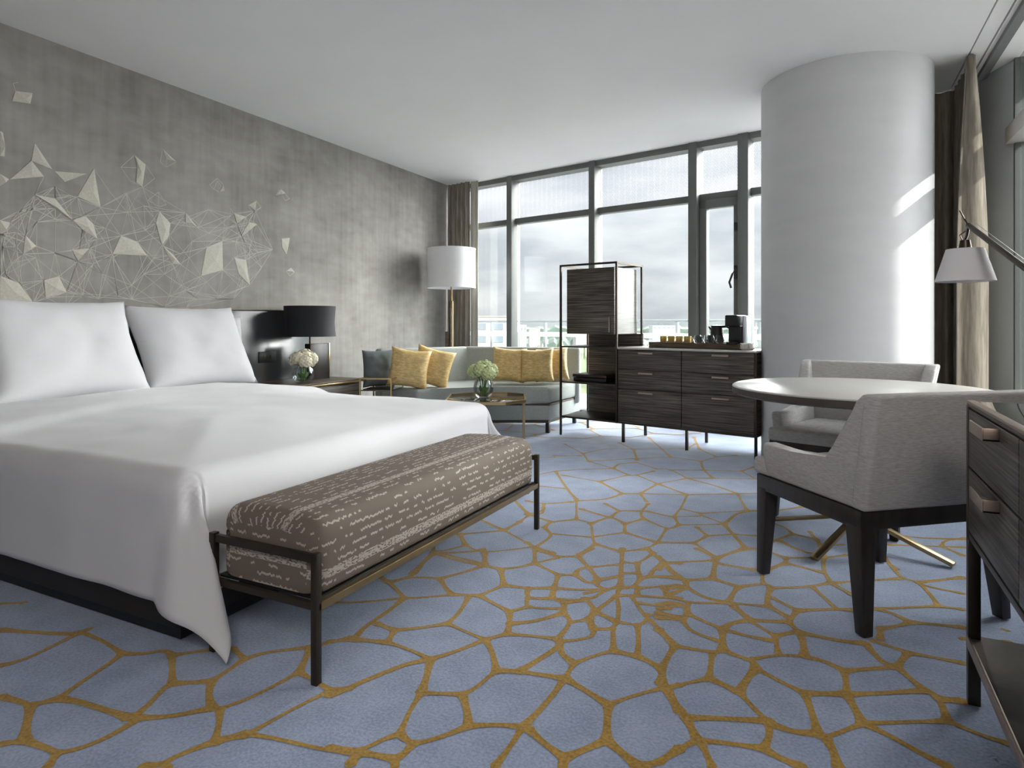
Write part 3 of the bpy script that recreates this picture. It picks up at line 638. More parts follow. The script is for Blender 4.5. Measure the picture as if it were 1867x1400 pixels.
for fs in facets.replace('\n', '|').split('|'):
    pts = [tuple(map(float, q.split(','))) for q in fs.split()]
    nodes_px += pts
    w_ = [on_left_wall(x, y, LW) for x, y in pts]
    g = G(); n_ = len(w_)
    cy, cz = sum(a for a, b_ in w_)/n_-2.0, sum(b_ for a, b_ in w_)/n_-1.5
    back = [g.bm.verts.new((.0005, a-2.0, b_-1.5)) for a, b_ in w_]
    front = [g.bm.verts.new((.003, a-2.0, b_-1.5)) for a, b_ in w_]
    apex = g.bm.verts.new((.014, cy+.01, cz-.012))
    g.bm.faces.new(back[::-1])
    for i in range(n_):
        j = (i+1) % n_
        g.bm.faces.new([back[i], back[j], front[j], front[i]]); g.bm.faces.new([front[i], front[j], apex])
    g.out('facet', M['facet'], mu, smooth=False)
extra = '''30,424 67,405 100,340 60,380 100,461 101,400 128,356 170,481 142,476 187,500 230,352 262,375 232,387 192,416 300,500 215,540 340,530 262,500
310,540 360,545 400,540 345,470 380,425 415,415 380,382 410,395 350,440 430,440 455,455 497,455 470,460 477,488 452,490 395,545 425,545 440,525 280,470
30,450 5,450 20,480 40,520 65,470 150,540 180,545 240,520 265,420 330,520 375,515 60,552 120,560 10,500 240,545 205,470 160,440 35,385 300,560 340,560'''
nodes_px += [tuple(map(float, q.split(','))) for q in extra.split()]
nodes_px = [p for p in nodes_px if p[0] < 500 and p[1] > 335 and not (p[0] > 330 and p[1] < 382) and not (p[0] < 60 and p[1] < 350)]
g = G()
def thread(p, q, w=.0032):
    a, b_ = on_left_wall(*p, LW), on_left_wall(*q, LW)
    g.bar((.0006, a[0]-2.0, a[1]-1.5), (.0006, b_[0]-2.0, b_[1]-1.5), w, .0008, up=(1, 0, 0))
rr = random.Random(11); done = set()
for i, p in enumerate(nodes_px):
    near = sorted(range(len(nodes_px)), key=lambda j: hypot(p[0]-nodes_px[j][0], p[1]-nodes_px[j][1]))[1:14]
    for j in rr.sample(near, 5):
        k = (min(i, j), max(i, j)); L = hypot(p[0]-nodes_px[j][0], p[1]-nodes_px[j][1])
        if k in done or L < 14 or L > 120: continue
        done.add(k); thread(p, nodes_px[j], rr.choice((.0022, .003, .0036)))
for ch in ('245,283 220,305 237,329 262,341 282,325 265,300', '220,305 250,306', '296,271 292,295 303,305 321,295', '303,290 303,305',
           '407,337 396,325 382,337 390,345 400,350', '390,345 396,330 409,347', '503,356 508,347 520,352', '512,345 528,362 520,366 515,357', '467,366 476,378 465,384',
           '452,374 462,390 476,378', '426,389 420,380 418,398 432,407', '513,436 518,434 528,434', '522,494 528,503 537,496', '289,350 270,365 290,377 303,373 289,350 289,377',
           '28,166 24,152 33,150', '75,330 64,355 80,322', '171,307 200,350 232,387', '183,378 230,352 262,375'):
    q = [tuple(map(float, a.split(','))) for a in ch.split()]
    for a, b_ in zip(q, q[1:]): thread(a, b_, .003)
g.out('inlaid_lines', M['thread'], mu, smooth=False, kind='stuff')

# ---------------------------------------------------------------- bed
BX0, BX1, BY0, BY1, BT = -3.97, -1.70, 1.246, 3.16, .485
hb = empty('headboard', 'long charcoal lacquered headboard panel with thin brass top edge behind the pillows', 'headboard', (LW, 2.0, 0))
for ya, yb in ((-.9, 1.05), (1.055, 3.19), (3.195, 4.14)):
    G().box(.002, .075, ya-2.0, yb-2.0, .03, 1.05, .004).out('panel', M['headboard'], hb)
G().box(.002, .08, -2.9, 2.14, 1.05, 1.06, .001).out('top_edge', M['bronze'], hb)
oy0, oz0 = on_left_wall(472, 662, LW+.08); oy1, oz1 = on_left_wall(503, 640, LW+.08)
op = G().box(.075, .084, oy0-2.0, oy1-2.0, oz0, oz1, .003).out('outlet_plate', M['black'], hb)
for k in range(2):
    yy = oy0-2.0+(oy1-oy0)*(.3+.4*k); G().box(.084, .087, yy-.012, yy+.012, (oz0+oz1)/2-.015, (oz0+oz1)/2+.015, .002).out('socket', M['bronze'], op)
bed = empty('bed', 'wide bed with dark brown base on the patterned carpet', 'bed', ((BX0+BX1)/2, (BY0+BY1)/2, 0))
bx, by = bed.location.x, bed.location.y
G().box(BX0-bx, BX1-.04-bx, BY0+.03-by, BY1-.03-by, .004, .05).out('plinth', M['black'], bed)
G().box(BX0-bx, BX1-bx-.015, BY0-by, BY1-by, .05, .29, .006).out('bed_base', M['bedbase'], bed)
G().box(BX0-bx, BX1-.005-bx, BY0+.01-by, BY1-.01-by, .29, BT-.02, .05, 4).out('mattress', M['linen'], bed)
# duvet: a flat cloth draped over the mattress, its free corners hanging as cones
R = .085; L_over = .345; X_head = -3.50
ex, ey0, ey1 = BX1+.02, BY0-.02, BY1+.02
def drape(u, v):
    tx = (ex-R-X_head)+L_over+R*pi/2*.6; tyf = (ey1-ey0-2*R); ty = tyf+2*(L_over+R*pi/2*.6)
    s_ = u*tx; q = v*ty-(L_over+R*pi/2*.6)
    x = X_head+min(s_, ex-R-X_head); lx = max(0, s_-(ex-R-X_head))
    sg = -1 if q < 0 else 1; ly = max(0, -q) if q < 0 else max(0, q-tyf)
    y = ey0+R+min(max(q, 0), tyf)
    rr_ = hypot(lx, ly)
    top = BT+.028+.012*noise.noise(Vector((s_*1.7, q*1.7, 0)))+.004*noise.noise(Vector((s_*6, q*6, 3)))
    inner = min(1, (min(x-X_head+.3, ex-R-x+.02, max(q, 0)+.02, tyf-q+.02))/.75); top += .055*sin(max(0, inner)*pi/2)
    # turned-down second layer near the pillows
    k = 1/(1+math.exp((x+2.90+.03*sin(q*3))/.022)); top += .030*k
    if rr_ <= 0: return Vector((x, y, top))
    ph = atan2(ly, lx); cr_ = sin(2*ph)
    ph2 = (pi/2)*(ph/(pi/2))**2.3
    side = sin(ph)**2
    flare = .05+.03*sin(s_*4.1+1)*side+.05*(1-side)*sin(q*5.0)+.46*max(0, cr_)**1.3-.10*max(0, sin(4*ph))**2*max(0, cr_)
    a = R*pi/2
    if rr_ < a: h = R*sin(rr_/R); dz = R*(1-cos(rr_/R))
    else:
        e_ = rr_-a; fl_ = flare*min(1, e_/.12*.6+.4); h = R+e_*fl_; dz = R+e_*sqrt(max(0, 1-fl_**2))
    h += .013*sin(ph*11+.5)*min(1, rr_/.2)*max(0, cr_)
    wr = .007*noise.noise(Vector((s_*5, q*5, 8)))*min(1, rr_/.15)
    return Vector((x+(h+wr)*cos(ph2), y+sg*(h+wr)*sin(ph2), max(.018, top-dz)))
g = G(); g.grid(drape, 130, 150)
dv = g.out('duvet', M['linen'], ang=180); tag(dv, 'large white duvet spread over the bed, its corner hanging to the carpet', 'duvet')
md = dv.modifiers.new('thick', 'SOLIDIFY'); md.thickness = .014; md.offset = -1

def pillow_mesh(w, h, t, n=22, seed=0, pinch=.07):
    g = G()
    for sgn in (1, -1):
        def fn(a, b_):
            u, v = 2*a-1, 2*b_-1
            e_ = (max(0, (1-u**4))*max(0, (1-v**4)))**.55
            x = w/2*u*(1-pinch*(1-v*v)); z = h/2*v*(1-pinch*(1-u*u))
            wr = .010*noise.noise(Vector((u*2.5+seed, v*2.5, sgn)))*e_+.004*noise.noise(Vector((u*8, v*8+seed, sgn)))*e_
            return Vector((x, sgn*(t/2*e_+wr), z))
        g.grid(fn, n, n)
    bmesh.ops.remove_doubles(g.bm, verts=g.bm.verts, dist=.0015)
    return g
def pillow(name, mat, label, cat, w, h, t, loc, rz, tilt, group=None, seed=0, roll=0, pinch=.07):
    o = pillow_mesh(w, h, t, seed=seed, pinch=pinch).out(name, mat, ang=180)
    o.location = loc; o.rotation_mode = 'YXZ'; o.rotation_euler = (tilt, roll, rz)
    return tag(o, label, cat, group)
# local x -> along the headboard, local y -> thickness; lean back towards the headboard
rzb = pi/2
pillow('pillow', M['linen'], 'square white pillow nearest the camera, propped on the headboard', 'pillow', .80, .60, .21, (-3.60, 1.97, .815), rzb, radians(-27), 'pillows on the bed', 1, pinch=.09)
pillow('pillow', M['linen'], 'square white pillow propped beside the dark socket plate end of the bed', 'pillow', .79, .58, .21, (-3.62, 2.745, .805), rzb, radians(-27), 'pillows on the bed', 2, pinch=.09)
pillow('pillow', M['linen'], 'white pillow mostly hidden behind the nearest square pillow', 'pillow', .74, .50, .14, (-3.85, 2.14, .77), rzb, radians(-12), 'pillows on the bed', 3)
pillow('pillow', M['linen'], 'white pillow peeking out behind the farther square pillow', 'pillow', .74, .50, .14, (-3.86, 2.99, .76), rzb, radians(-12), 'pillows on the bed', 4)

# ---------------------------------------------------------------- bench at the foot of the bed
bn = empty('bench', 'low bench with taupe script-patterned cushion and bronze frame at the foot of the bed', 'bench', (-1.405, 1.99, 0))
HX, HY = .195, .71
for sx in (-1, 1):
    for sy in (-1, 1):
        G().bar((sx*HX, sy*HY, .0), (sx*HX, sy*HY, .345), .020, .020, .001).out('leg', M['bronze'], bn)
for sy in (-1, 1):
    G().bar((-HX, sy*HY, .33), (HX, sy*HY, .33), .012, .022).out('end_rail', M['bronze'], bn)
    G().bar((-HX, sy*HY, .205), (HX, sy*HY, .205), .016, .018).out('base_rail', M['bronze'], bn)
for sx in (-1, 1): G().bar((sx*HX, -HY, .203), (sx*HX, HY, .203), .020, .022, .002).out('base_rail', M['brass'], bn, label='polished brass long rail')
G().box(-HX+.01, HX-.01, -HY+.012, HY-.012, .214, .22).out('deck_board', M['black'], bn)
# cushion: rounded cross-section lofted along the bench, with the cloth map laid around it
def bench_cushion():
    me = bpy.data.meshes.new('cushion'); bm = bmesh.new(); uvl = bm.loops.layers.uv.new('cloth')
    z0, z1, hx, hy = .222, .425, HX-.004, HY-.014
    prof = []
    def arc(cx, cz, r_, a0, a1, k):
        for i in range(k+1):
            a = radians(a0+(a1-a0)*i/k); prof.append((cx+r_*cos(a), cz+r_*sin(a)))
    arc(-hx+.055, z1-.055, .055, 180, 90, 6); n_t = len(prof)
    for i in range(1, 8): prof.append((-hx+.055+(2*hx-.11)*i/8, z1+.006*sin(pi*i/8)))
    arc(hx-.055, z1-.055, .055, 90, 0, 6)
    for i in range(1, 5): prof.append((hx+.003*sin(pi*i/5), z1-.055-(z1-.055-z0-.02)*i/5))
    arc(hx-.02, z0+.02, .02, 0, -90, 3); arc(-hx+.02, z0+.02, .02, -90, -180, 3)
    for i in range(1, 5): prof.append((-hx, z0+.02+(z1-.055-z0-.02)*i/5))
    cum = [0]
    for a, b_ in zip(prof, prof[1:]): cum.append(cum[-1]+hypot(a[0]-b_[0], a[1]-b_[1]))
    NP = len(prof)
    ys = []
    re = .045
    for i in range(7): a = i/6*pi/2; ys.append((-hy+re*(1-sin(a)), 1-cos(a)))
    ys = [(-hy+re*(1-cos(i/6*pi/2)), re*(1-sin(i/6*pi/2))) for i in range(7)]
    st = ys+[(-hy+re+(2*hy-2*re)*i/24, 0) for i in range(1, 24)]+[(-y, k) for y, k in ys[::-1]]
    cz = (z0+z1)/2; rows = []
    for y, k in st:
        fx = (hx-k)/hx; fz = ((z1-z0)/2-k)/((z1-z0)/2)
        rows.append([bm.verts.new((x*fx, y, cz+(z-cz)*fz if z > cz else z)) for x, z in prof])
    for j in range(len(rows)-1):
        for i in range(NP-1):
            f = bm.faces.new([rows[j][i], rows[j][i+1], rows[j+1][i+1], rows[j+1][i]])
            for lp, (jj, ii) in zip(f.loops, ((j, i), (j, i+1), (j+1, i+1), (j+1, i))): lp[uvl].uv = (st[jj][0]+(st[jj][1] if st[jj][0] > 0 else -st[jj][1]), cum[ii])
    for rw in (rows[0], rows[-1]):
        f = bm.faces.new(rw[:-1])
        for lp in f.loops: lp[uvl].uv = (lp.vert.co.x+3, lp.vert.co.z)
    bmesh.ops.remove_doubles(bm, verts=bm.verts, dist=.0004); bmesh.ops.recalc_face_normals(bm, faces=bm.faces)
    bm.to_mesh(me); bm.free(); me.materials.append(M['bench'])
    me.polygons.foreach_set('use_smooth', [True]*len(me.polygons)); me.set_sharp_from_angle(angle=radians(50))
    o = bpy.data.objects.new('cushion', me); COL.objects.link(o); o.parent = bn
bench_cushion()

# ---------------------------------------------------------------- dining chairs and round table
def chair(label, loc, rz):
    t = empty('dining_chair', label, 'chair', loc, rz, 'grey armchairs at the round table')
    # frame
    for sx in (-1, 1):
        G().hexa([(sx*.262-.017, .225, 0), (sx*.262+.017, .225, 0), (sx*.262+.017, .262, 0), (sx*.262-.017, .262, 0),
                  (sx*.25-.028, .205, .33), (sx*.25+.028, .205, .33), (sx*.25+.028, .262, .33), (sx*.25-.028, .262, .33)], .003).out('leg', M['woodx'], t)
        G().hexa([(sx*.262-.017, -.275, 0), (sx*.262+.017, -.275, 0), (sx*.262+.017, -.238, 0), (sx*.262-.017, -.238, 0),
                  (sx*.25-.028, -.262, .33), (sx*.25+.028, -.262, .33), (sx*.25+.028, -.195, .33), (sx*.25-.028, -.195, .33)], .003).out('leg', M['woodx'], t)
    G().box(-.278, .278, -.262, .262, .318, .375, .003).out('seat_frame', M['woodx'], t)
    # upholstery
    P = [(-.278, .19), (-.278, .285), (.278, .285), (.278, .19), (.22, .19), (.22, -.22), (-.22, -.22), (-.22, .19)]
    G().prism(P, .375, .438, .014, 3).out('seat', M['chair'], t)
    def fl_(z): return .274+.052*(z-.376)/.365
    side = [(.215, .376), (.215, .487), (.200, .506), (.05, .500), (-.135, .505), (-.185, .56), (-.235, .64), (-.285, .715), (-.32, .742), (-.378, .738), (-.266, .376)]
    for sx in (-1, 1):
        g = G(); n_ = len(side)
        o_ = [g.bm.verts.new((sx*fl_(z), y, z)) for y, z in side]; i_ = [g.bm.verts.new((sx*(fl_(z)-.055), y, z)) for y, z in side]
        g.bm.faces.new(o_); g.bm.faces.new(i_[::-1])
        for k in range(n_): g.bm.faces.new([o_[k], i_[k], i_[(k+1) % n_], o_[(k+1) % n_]])
        g._bev(o_+i_, .012, 3); g.out('arm', M['chair'], t, ang=50)
    a, b_ = fl_(.376)+.003, fl_(.741)+.003
    G().hexa([(-a, -.275, .376), (a, -.275, .376), (a, -.215, .376), (-a, -.215, .376),
              (-b_, -.388, .742), (b_, -.388, .742), (b_, -.325, .742), (-b_, -.325, .742)], .012, 3).out('backrest', M['chair'], t)
    return t
ch1 = chair('grey armchair with its back to the camera, standing at the drawer desk end', (.135, 2.58, .004), radians(39.6))
ch2 = copy_tree(ch1); ch2.location = (.08, 3.56, .004); ch2.rotation_euler = (0, 0, radians(163.1))
ch2['label'] = 'grey armchair on the far side of the round table, in front of the white column'

rt = empty('round_table', 'round pale grey table with brown edge on a splayed brass foot', 'table', (.115, 3.14, .004))
G().lathe([(0, .671), (.508, .671), (.514, .667), (.514, .664)], n=96).out('tabletop', M['tabletop'], rt, ang=60)
G().lathe([(0, .632), (.500, .632), (.516, .640), (.516, .6645), (0, .6645)], n=96, closed=False).out('edge', M['tableedge'], rt)
for sx, sy in ((-1, 0), (1, 0), (0, -1), (0, 1)):
    G().box(sx*.017-.009, sx*.017+.009, sy*.017-.009, sy*.017+.009, .07, .635, .002).out('stem_bar', M['brass'], rt)
for dx, dy in ((-.33, .155), (-.16, -.315), (.31, -.15), (.16, .315)):
    G().bar((dx*.05, dy*.05, .115), (dx*1.04, dy*1.04, .010), .032, .016, .002).out('foot', M['brass'], rt)

# ---------------------------------------------------------------- sideboard with shelving tower (parallel to the windows)
AX, AY = -1.520, 4.955
ax = empty('sideboard', 'dark zebra-wood sideboard with six drawers and an open shelving tower, in front of the windows', 'sideboard', (AX, AY, .004), radians(-11.7))
# local x along the front to the right, local y backwards
DW = .535; X1, X2 = .010, .010+2*DW; DEP = .44
ZB, Z1, Z2, ZT = .150, .430, .583, .742
G().box(X1, X2, .022, DEP, ZB+.012, ZT, .002).out('carcass', M['wood'], ax)
G().box(-.012, X2+.014, -.004, DEP+.01, ZT, ZT+.014, .002).out('top_slab', M['tabletop'], ax)
G().box(-.012, X2+.014, 0, DEP, ZB, ZB+.012, .001).out('base_rail', M['bronze'], ax)
for k in range(2):
    xa = X1+k*DW+.003; xb = xa+DW-.006
    for za, zb in ((ZB+.014, Z1-.003), (Z1+.003, Z2-.003), (Z2+.003, ZT-.004)):
        d = G().box(xa, xb, 0, .022, za, zb, .002).out('drawer', M['wood'], ax)
        xm = (xa+xb)/2-.02+.05*k; zh = zb-.028
        G().box(xm-.062, xm+.062, -.018, 0, zh-.001, zh+.013, .002).out('handle', M['nickel'], d)
G().box(X2+.0, X2+.016, -.004, .02, 0, ZT, .001).out('post', M['bronze'], ax)
G().box(X2+.0, X2+.016, DEP-.02, DEP, 0, ZT, .001).out('post', M['bronze'], ax)
for x in (.050, .050+.53): G().box(x-.010, x+.010, .01, .03, 0, ZB, .001).out('leg', M['bronze'], ax)
for x in (.050, .050+.53): G().box(x-.010, x+.010, DEP-.04, DEP-.02, 0, ZB, .001).out('leg', M['bronze'], ax)
# tower
TW = -.535; TT = 1.445; w_ = .016
for x in (TW, 0.0):
    for y in (0.0, DEP):
        G().box(x-w_/2, x+w_/2, y-w_/2, y+w_/2, 0 if x == TW else ZB, TT, .001).out('tower_post', M['bronze'], ax)
for y in (0.0, DEP): G().box(TW, 0, y-w_/2, y+w_/2, TT-w_, TT).out('tower_rail', M['bronze'], ax)
for x in (TW, 0.0): G().box(x-w_/2, x+w_/2, 0, DEP, TT-w_, TT).out('tower_rail', M['bronze'], ax)
for z, th in ((ZB, .014), (.445, .014), (.745, .012)):
    G().box(TW, 0, 0, DEP, z, z+th, .001).out('shelf', M['bronze'], ax)
G().box(TW+.02, -.008, DEP-.02, DEP, ZB+.014, .86).box(0, .02, DEP-.02, DEP, .758, .86).out('back_panel', M['wood'], ax)
cb = G().box(TW+.045, -.035, .045, DEP-.02, .860, 1.405, .002).out('cupboard', M['wood'], ax)
G().box(TW+.045, -.035, .025, .044, .860, 1.405, .002).out('cupboard_door', M['wood'], cb)
G().box(-.080, -.068, .008, .026, .875, 1.0, .002).out('door_handle', M['nickel'], cb)
G().box(-.0345, -.0325, .045, DEP-.02, .862, 1.403).out('side_panel', grain('glare_lit_veneer', (.15, .145, .135), (.25, .24, .23), (4, 4, 190), .3, .35, .65, .1), cb)  # window glare on this side is put into a paler veneer colour
def on_side(x, y, z=0): return ax.matrix_basis @ Vector((x, y, z))
rot = ax.rotation_euler.z
ax.matrix_basis = Matrix.Translation(ax.location) @ Matrix.Rotation(rot, 4, 'Z')
p = on_side(-.30, .20, .459); bk = empty('folder', 'black leather folder box lying on the middle shelf of the tower', 'folder', p, rot)
G().box(-.16, .16, -.12, .12, 0, .03, .004).out('folder_base', M['black'], bk)
G().box(-.165, .165, -.125, .125, .034, .06, .004).out('lid', flat('dark_red_brown_leather', (.035, .018, .016), .4), bk)

# tray, cups, glasses, pot, coffee machine
p = on_side(.60, .22, .756); tr = empty('tray', 'long walnut tray on the sideboard top holding cups and glasses', 'tray', p, rot)
G().box(-.365, .365, -.13, .13, 0, .038, .004).out('tray_base', M['walnut'], tr)
for a, b_, c, d in ((-.365, .365, -.13, -.122), (-.365, .365, .122, .13), (-.365, -.357, -.13, .13), (.357, .365, -.13, .13)):
    G().box(a, b_, c, d, .038, .046, .001).out('rim', M['walnut'], tr)
cup = empty('cup', 'first gold cup from the left end of the tray', 'cup', on_side(.325, .17, .7945), rot, 'gold cups on the tray')
G().lathe([(0, 0), (.022, 0), (.026, .006), (.0275, .055), (.0255, .055), (.024, .01), (0, .008)], n=24, closed=False).out('bowl', M['goldcup'], cup)
G().tube([(.026, 0, .044), (.040, 0, .042), (.044, 0, .028), (.038, 0, .014), (.026, 0, .012)], .0035, 8).out('handle', M['goldcup'], cup)
for k in range(1, 4):
    c = copy_tree(cup); c.location = on_side(.325+.066*k, .17, .7945)
    c['label'] = ['', 'second gold cup from the left end of the tray', 'third gold cup from the left end of the tray', 'gold cup standing next to the glasses on the tray'][k]
gl = G().lathe([(.020, 0), (.021, 0), (.030, .022), (.033, .03), (.021, .066), (.0205, .066), (.0315, .030), (.028, .022), (.019, .002)], n=24, closed=False).out('glass', M['clear'])
tag(gl, 'clear stemless glass beside the gold cups', 'glass', 'clear glasses on the tray'); gl.location = on_side(.62, .13, .7945)
for k, (x, y, lb) in enumerate(((.68, .17, 'clear glass just left of the black coffee pot'), (.735, .09, 'clear glass in front of the black coffee pot'), (.80, .10, 'clear glass nearest the coffee machine'), (.655, .06, 'clear glass at the front edge of the tray'))):
    c = gl.copy(); COL.objects.link(c); c.location = on_side(x, y, .7945); c['label'] = lb
pot = empty('coffee_pot', 'black coffee pot with a looped handle beside the coffee machine', 'pot', on_side(.745, .19, .7945), rot)
G().lathe([(0, 0), (.042, 0), (.050, .02), (.046, .10), (.040, .125), (0, .125)], n=32, closed=False).out('body', M['black'], pot)
G().lathe([(0, .125), (.043, .125), (.043, .137), (0, .14)], n=32, closed=False).out('lid', M['black'], pot)
G().tube([(.035, 0, .128), (.075, 0, .13), (.095, 0, .118), (.100, 0, .08), (.096, 0, .03)], .009, 10).out('handle', M['black'], pot)
G().tube([(-.04, 0, .105), (-.062, 0, .128)], .010, 8, .006).out('spout', M['black'], pot)
cm = empty('coffee_machine', 'black coffee machine with steel side on the right end of the tray', 'coffee machine', on_side(.905, .16, .7945), rot)
G().box(-.05, .045, -.04, .13, 0, .135, .008).out('body', M['black'], cm)
G().box(-.065, .028, -.075, .13, .130, .215, .012, 3).out('head', M['black'], cm)
G().box(.045, .062, -.02, .13, .0, .21, .006).out('water_tank', M['steel'], cm)
G().box(-.045, .025, -.10, -.04, 0, .02, .004).out('drip_tray', M['black'], cm)
p = on_side(1.0, .10, .756); nb = empty('sachet_dish', 'small white dish of paper sachets at the column end of the sideboard', 'dish', p, rot)
G().lathe([(0, 0), (.035, 0), (.055, .014), (.053, .016), (.034, .004), (0, .004)], n=24, closed=False).out('dish', M['white'], nb)
for k in range(7):
    a = G().box(-.022, .022, -.002, .002, 0, .045, .001).out('sachet', M['white'], nb); a.location = ((k-3)*.009, random.uniform(-.012, .012), .006); a.rotation_euler = (random.uniform(-.4, .4), random.uniform(-.3, .3), random.uniform(-.8, .8)+1.4)

# ---------------------------------------------------------------- angled sofa
sf = empty('sofa', 'angled pale sage corner sofa on a low dark frame below the windows', 'sofa', (-2.9, 5.0, .004))
def loc2(pts): return [(x+2.9, y-5.0) for x, y in pts]
F0, F1, F2, B2, B1, B0 = (-3.05, 4.38), (-2.80, 4.84), (-2.15, 5.07), (-2.12, 5.78), (-3.25, 5.50), (-3.68, 4.62)
cur = []
for k in range(9):
    t_ = k/8; a, b_, c = Vector(F0), Vector(F1), Vector(F2); cur.append(tuple(a*(1-t_)**2+(b_*1.0)*2*t_*(1-t_)+c*t_**2))
seatp = cur+[B2, B1, B0]
G().prism(loc2(seatp), .255, .400, .03, 4).out('seat', M['sofa'], sf)
def shrink(poly, k):
    cx, cy = sum(p[0] for p in poly)/len(poly), sum(p[1] for p in poly)/len(poly)
    return [(p[0]+(cx-p[0])*k, p[1]+(cy-p[1])*k) for p in poly]
G().prism(loc2(shrink(seatp, .01)), .115, .242, .008).out('seat_base', M['sofa'], sf)
G().prism(loc2(shrink(seatp, .004)), .240, .256).out('frame_band', M['bronze'], sf)
G().prism(loc2(shrink(seatp, .02)), .090, .115).out('plinth_rail', M['bronze'], sf)
def backpart(p, q, th, z0, z1, ins=.0):
    p, q = Vector(p), Vector(q); d = (q-p).normalized(); n_ = Vector((d.y, -d.x))
    a, b_ = p+d*ins, q-d*ins
    P = [a, b_, b_+n_*th, a+n_*th]; P2_ = [a, b_, b_+n_*(th-.035), a+n_*(th-.035)]
    return G().hexa([(v.x+2.9, v.y-5.0, z0) for v in P]+[(v.x+2.9, v.y-5.0, z1) for v in P2_], .025, 4)
backpart(B0, B1, .15, .20, .72, .004).out('backrest', M['sofa'], sf)
backpart(B1, B2, .15, .20, .72, .004).out('backrest', M['sofa'], sf)
for x, y in ((F2[0]-.03, F2[1]+.03), (F0[0]-.02, F0[1]+.05), (B2[0]-.05, B2[1]-.06), (B0[0]+.06, B0[1]+.03), (B1[0], B1[1]-.08)):
    G().box(x+2.9-.016, x+2.9+.016, y-5.0-.016, y-5.0+.016, 0, .092, .002).out('leg', M['black'], sf)
def cush(px, d, w, rz, label, roll=0, seed=0, tilt=-14, zc=.575, h=None):
    p = at(px, 590, d)
    pillow('cushion', M['gold'], label, 'cushion', w, h or w, .13, (p.x, p.y, zc), rz, radians(tilt), 'gold silk cushions on the sofa', seed, radians(roll), pinch=.10)
aL = atan2(B1[1]-B0[1], B1[0]-B0[0]); aR = atan2(B2[1]-B1[1], B2[0]-B1[0])
cush(746, 5.38, .34, aL+.0-.5, 'gold silk cushion at the bed end of the sofa', 8, 1)
cush(789, 5.52, .34, aL-.6, 'gold silk cushion leaning on its neighbour left of the sofa corner', 14, 2)
cush(927, 5.82, .32, aR, 'gold silk cushion just right of the vase on the coffee table', 3, 3)
cush(979, 5.74, .31, aR, 'bright gold silk cushion second from the shelving tower', -3, 4)
cush(1006, 5.86, .31, aR+.1, 'olive gold cushion half hidden behind the shelving tower post', -4, 5)
# bolster at the bed end; its dark slate paints shade on the sofa end
bo = pillow('bolster', flat('shaded_cushion_cloth', (.13, .15, .15), .9), 'slim end cushion coloured dark for shade at the bed end of the sofa', 'cushion', .28, .32, .11, tuple(at(690, 590, 5.50).xy)+(.565,), aL-.15, radians(-6), None, 9)

# ---------------------------------------------------------------- coffee table and vases
ct = empty('coffee_table', 'low bronze glass coffee table with slim brass legs in front of the sofa', 'table', (-2.45, 4.48, .004), TH)
hexp = [(-.30, -.22), (-.14, -.36), (.16, -.36), (.31, -.20), (.31, .22), (.17, .33), (-.13, .33), (-.30, .20)]
G().prism(hexp, .350, .360, .002).out('glass_top', M['bronzeglass'], ct)
for i in range(8):
    a, b_ = hexp[i], hexp[(i+1) % 8]; G().bar((a[0], a[1], .352), (b_[0], b_[1], .352), .012, .022).out('rim', M['brass'], ct)
for i in (0, 3, 4, 7):
    a = hexp[i]; G().bar((a[0]*.97, a[1]*.97, 0), (a[0]*.97, a[1]*.97, .345), .014, .014).out('leg', M['brass'], ct)
def bouquet(vname, vlabel, blabel, loc, rv, hv, rb, mat, n=7, seed=0):
    r_ = random.Random(seed)
    v = G().lathe([(0, 0), (rv*.55, 0), (rv*.86, hv*.18), (rv, hv*.45), (rv*.88, hv*.75), (rv*.62, hv*.95), (rv*.66, hv), (rv*.63, hv), (rv*.585, hv*.95), (rv*.85, hv*.74), (rv*.965, hv*.45), (rv*.83, hv*.19), (rv*.5, .006), (0, .006)], n=40, closed=False).out(vname, M['clear'], ang=60)
    v.location = loc; tag(v, vlabel, 'vase')
    bq = empty('bouquet', blabel, 'flowers', loc)
    for k in range(n):
        a = 2.4*k; q = sqrt((k+.3)/n)
        c = Vector((cos(a)*rb*.68*q, sin(a)*rb*.68*q, hv+rb*(.55-.45*q*q)))
        g = G(); hr = rb*.42
        for i in range(64):
            z = 1-1.75*(i+.5)/64; ph = i*2.39996; rad = sqrt(max(0, 1-z*z))
            nn = Vector((cos(ph)*rad, sin(ph)*rad, z)); pc = c+nn*hr*r_.uniform(.88, 1.05)
            t1 = nn.cross(Vector((.3, .2, 1))).normalized(); t2 = nn.cross(t1)
            for m_ in range(4):
                an = m_*pi/2+i; d1 = t1*cos(an)+t2*sin(an); d2 = t1*cos(an+.8)+t2*sin(an+.8); d0 = t1*cos(an-.8)+t2*sin(an-.8); s_ = hr*.30
                g.bm.faces.new([g.bm.verts.new(pc), g.bm.verts.new(pc+d0*s_*.6+nn*s_*.15), g.bm.verts.new(pc+d1*s_+nn*s_*.1), g.bm.verts.new(pc+d2*s_*.6+nn*s_*.15)])
        g.ico(c, hr*.85, 2)
        g.out('flower_head', mat, bq, fix=False)
        G().tube([(c.x*.35, c.y*.35, .012), (c.x*.25, c.y*.25, hv*.5), (c.x*.5, c.y*.5, hv*.95), tuple(c)], .0035, 6).out('stem', M['leaf'], bq)
    for k in range(7):
        a = k*.9; g = G(); r0 = rv*.30
        b0 = Vector((cos(a)*r0, sin(a)*r0, hv*.25)); b1 = b0+Vector((cos(a)*rv*.25, sin(a)*rv*.25, hv*.35)); w = Vector((-sin(a), cos(a), 0))*rv*.22
        m_ = (b0+b1)/2
        g.bm.faces.new([g.bm.verts.new(x) for x in (b0, m_+w, b1, m_-w)]); g.out('leaf', M['leaf'], bq)
p = at(881.5, 590, 5.05)
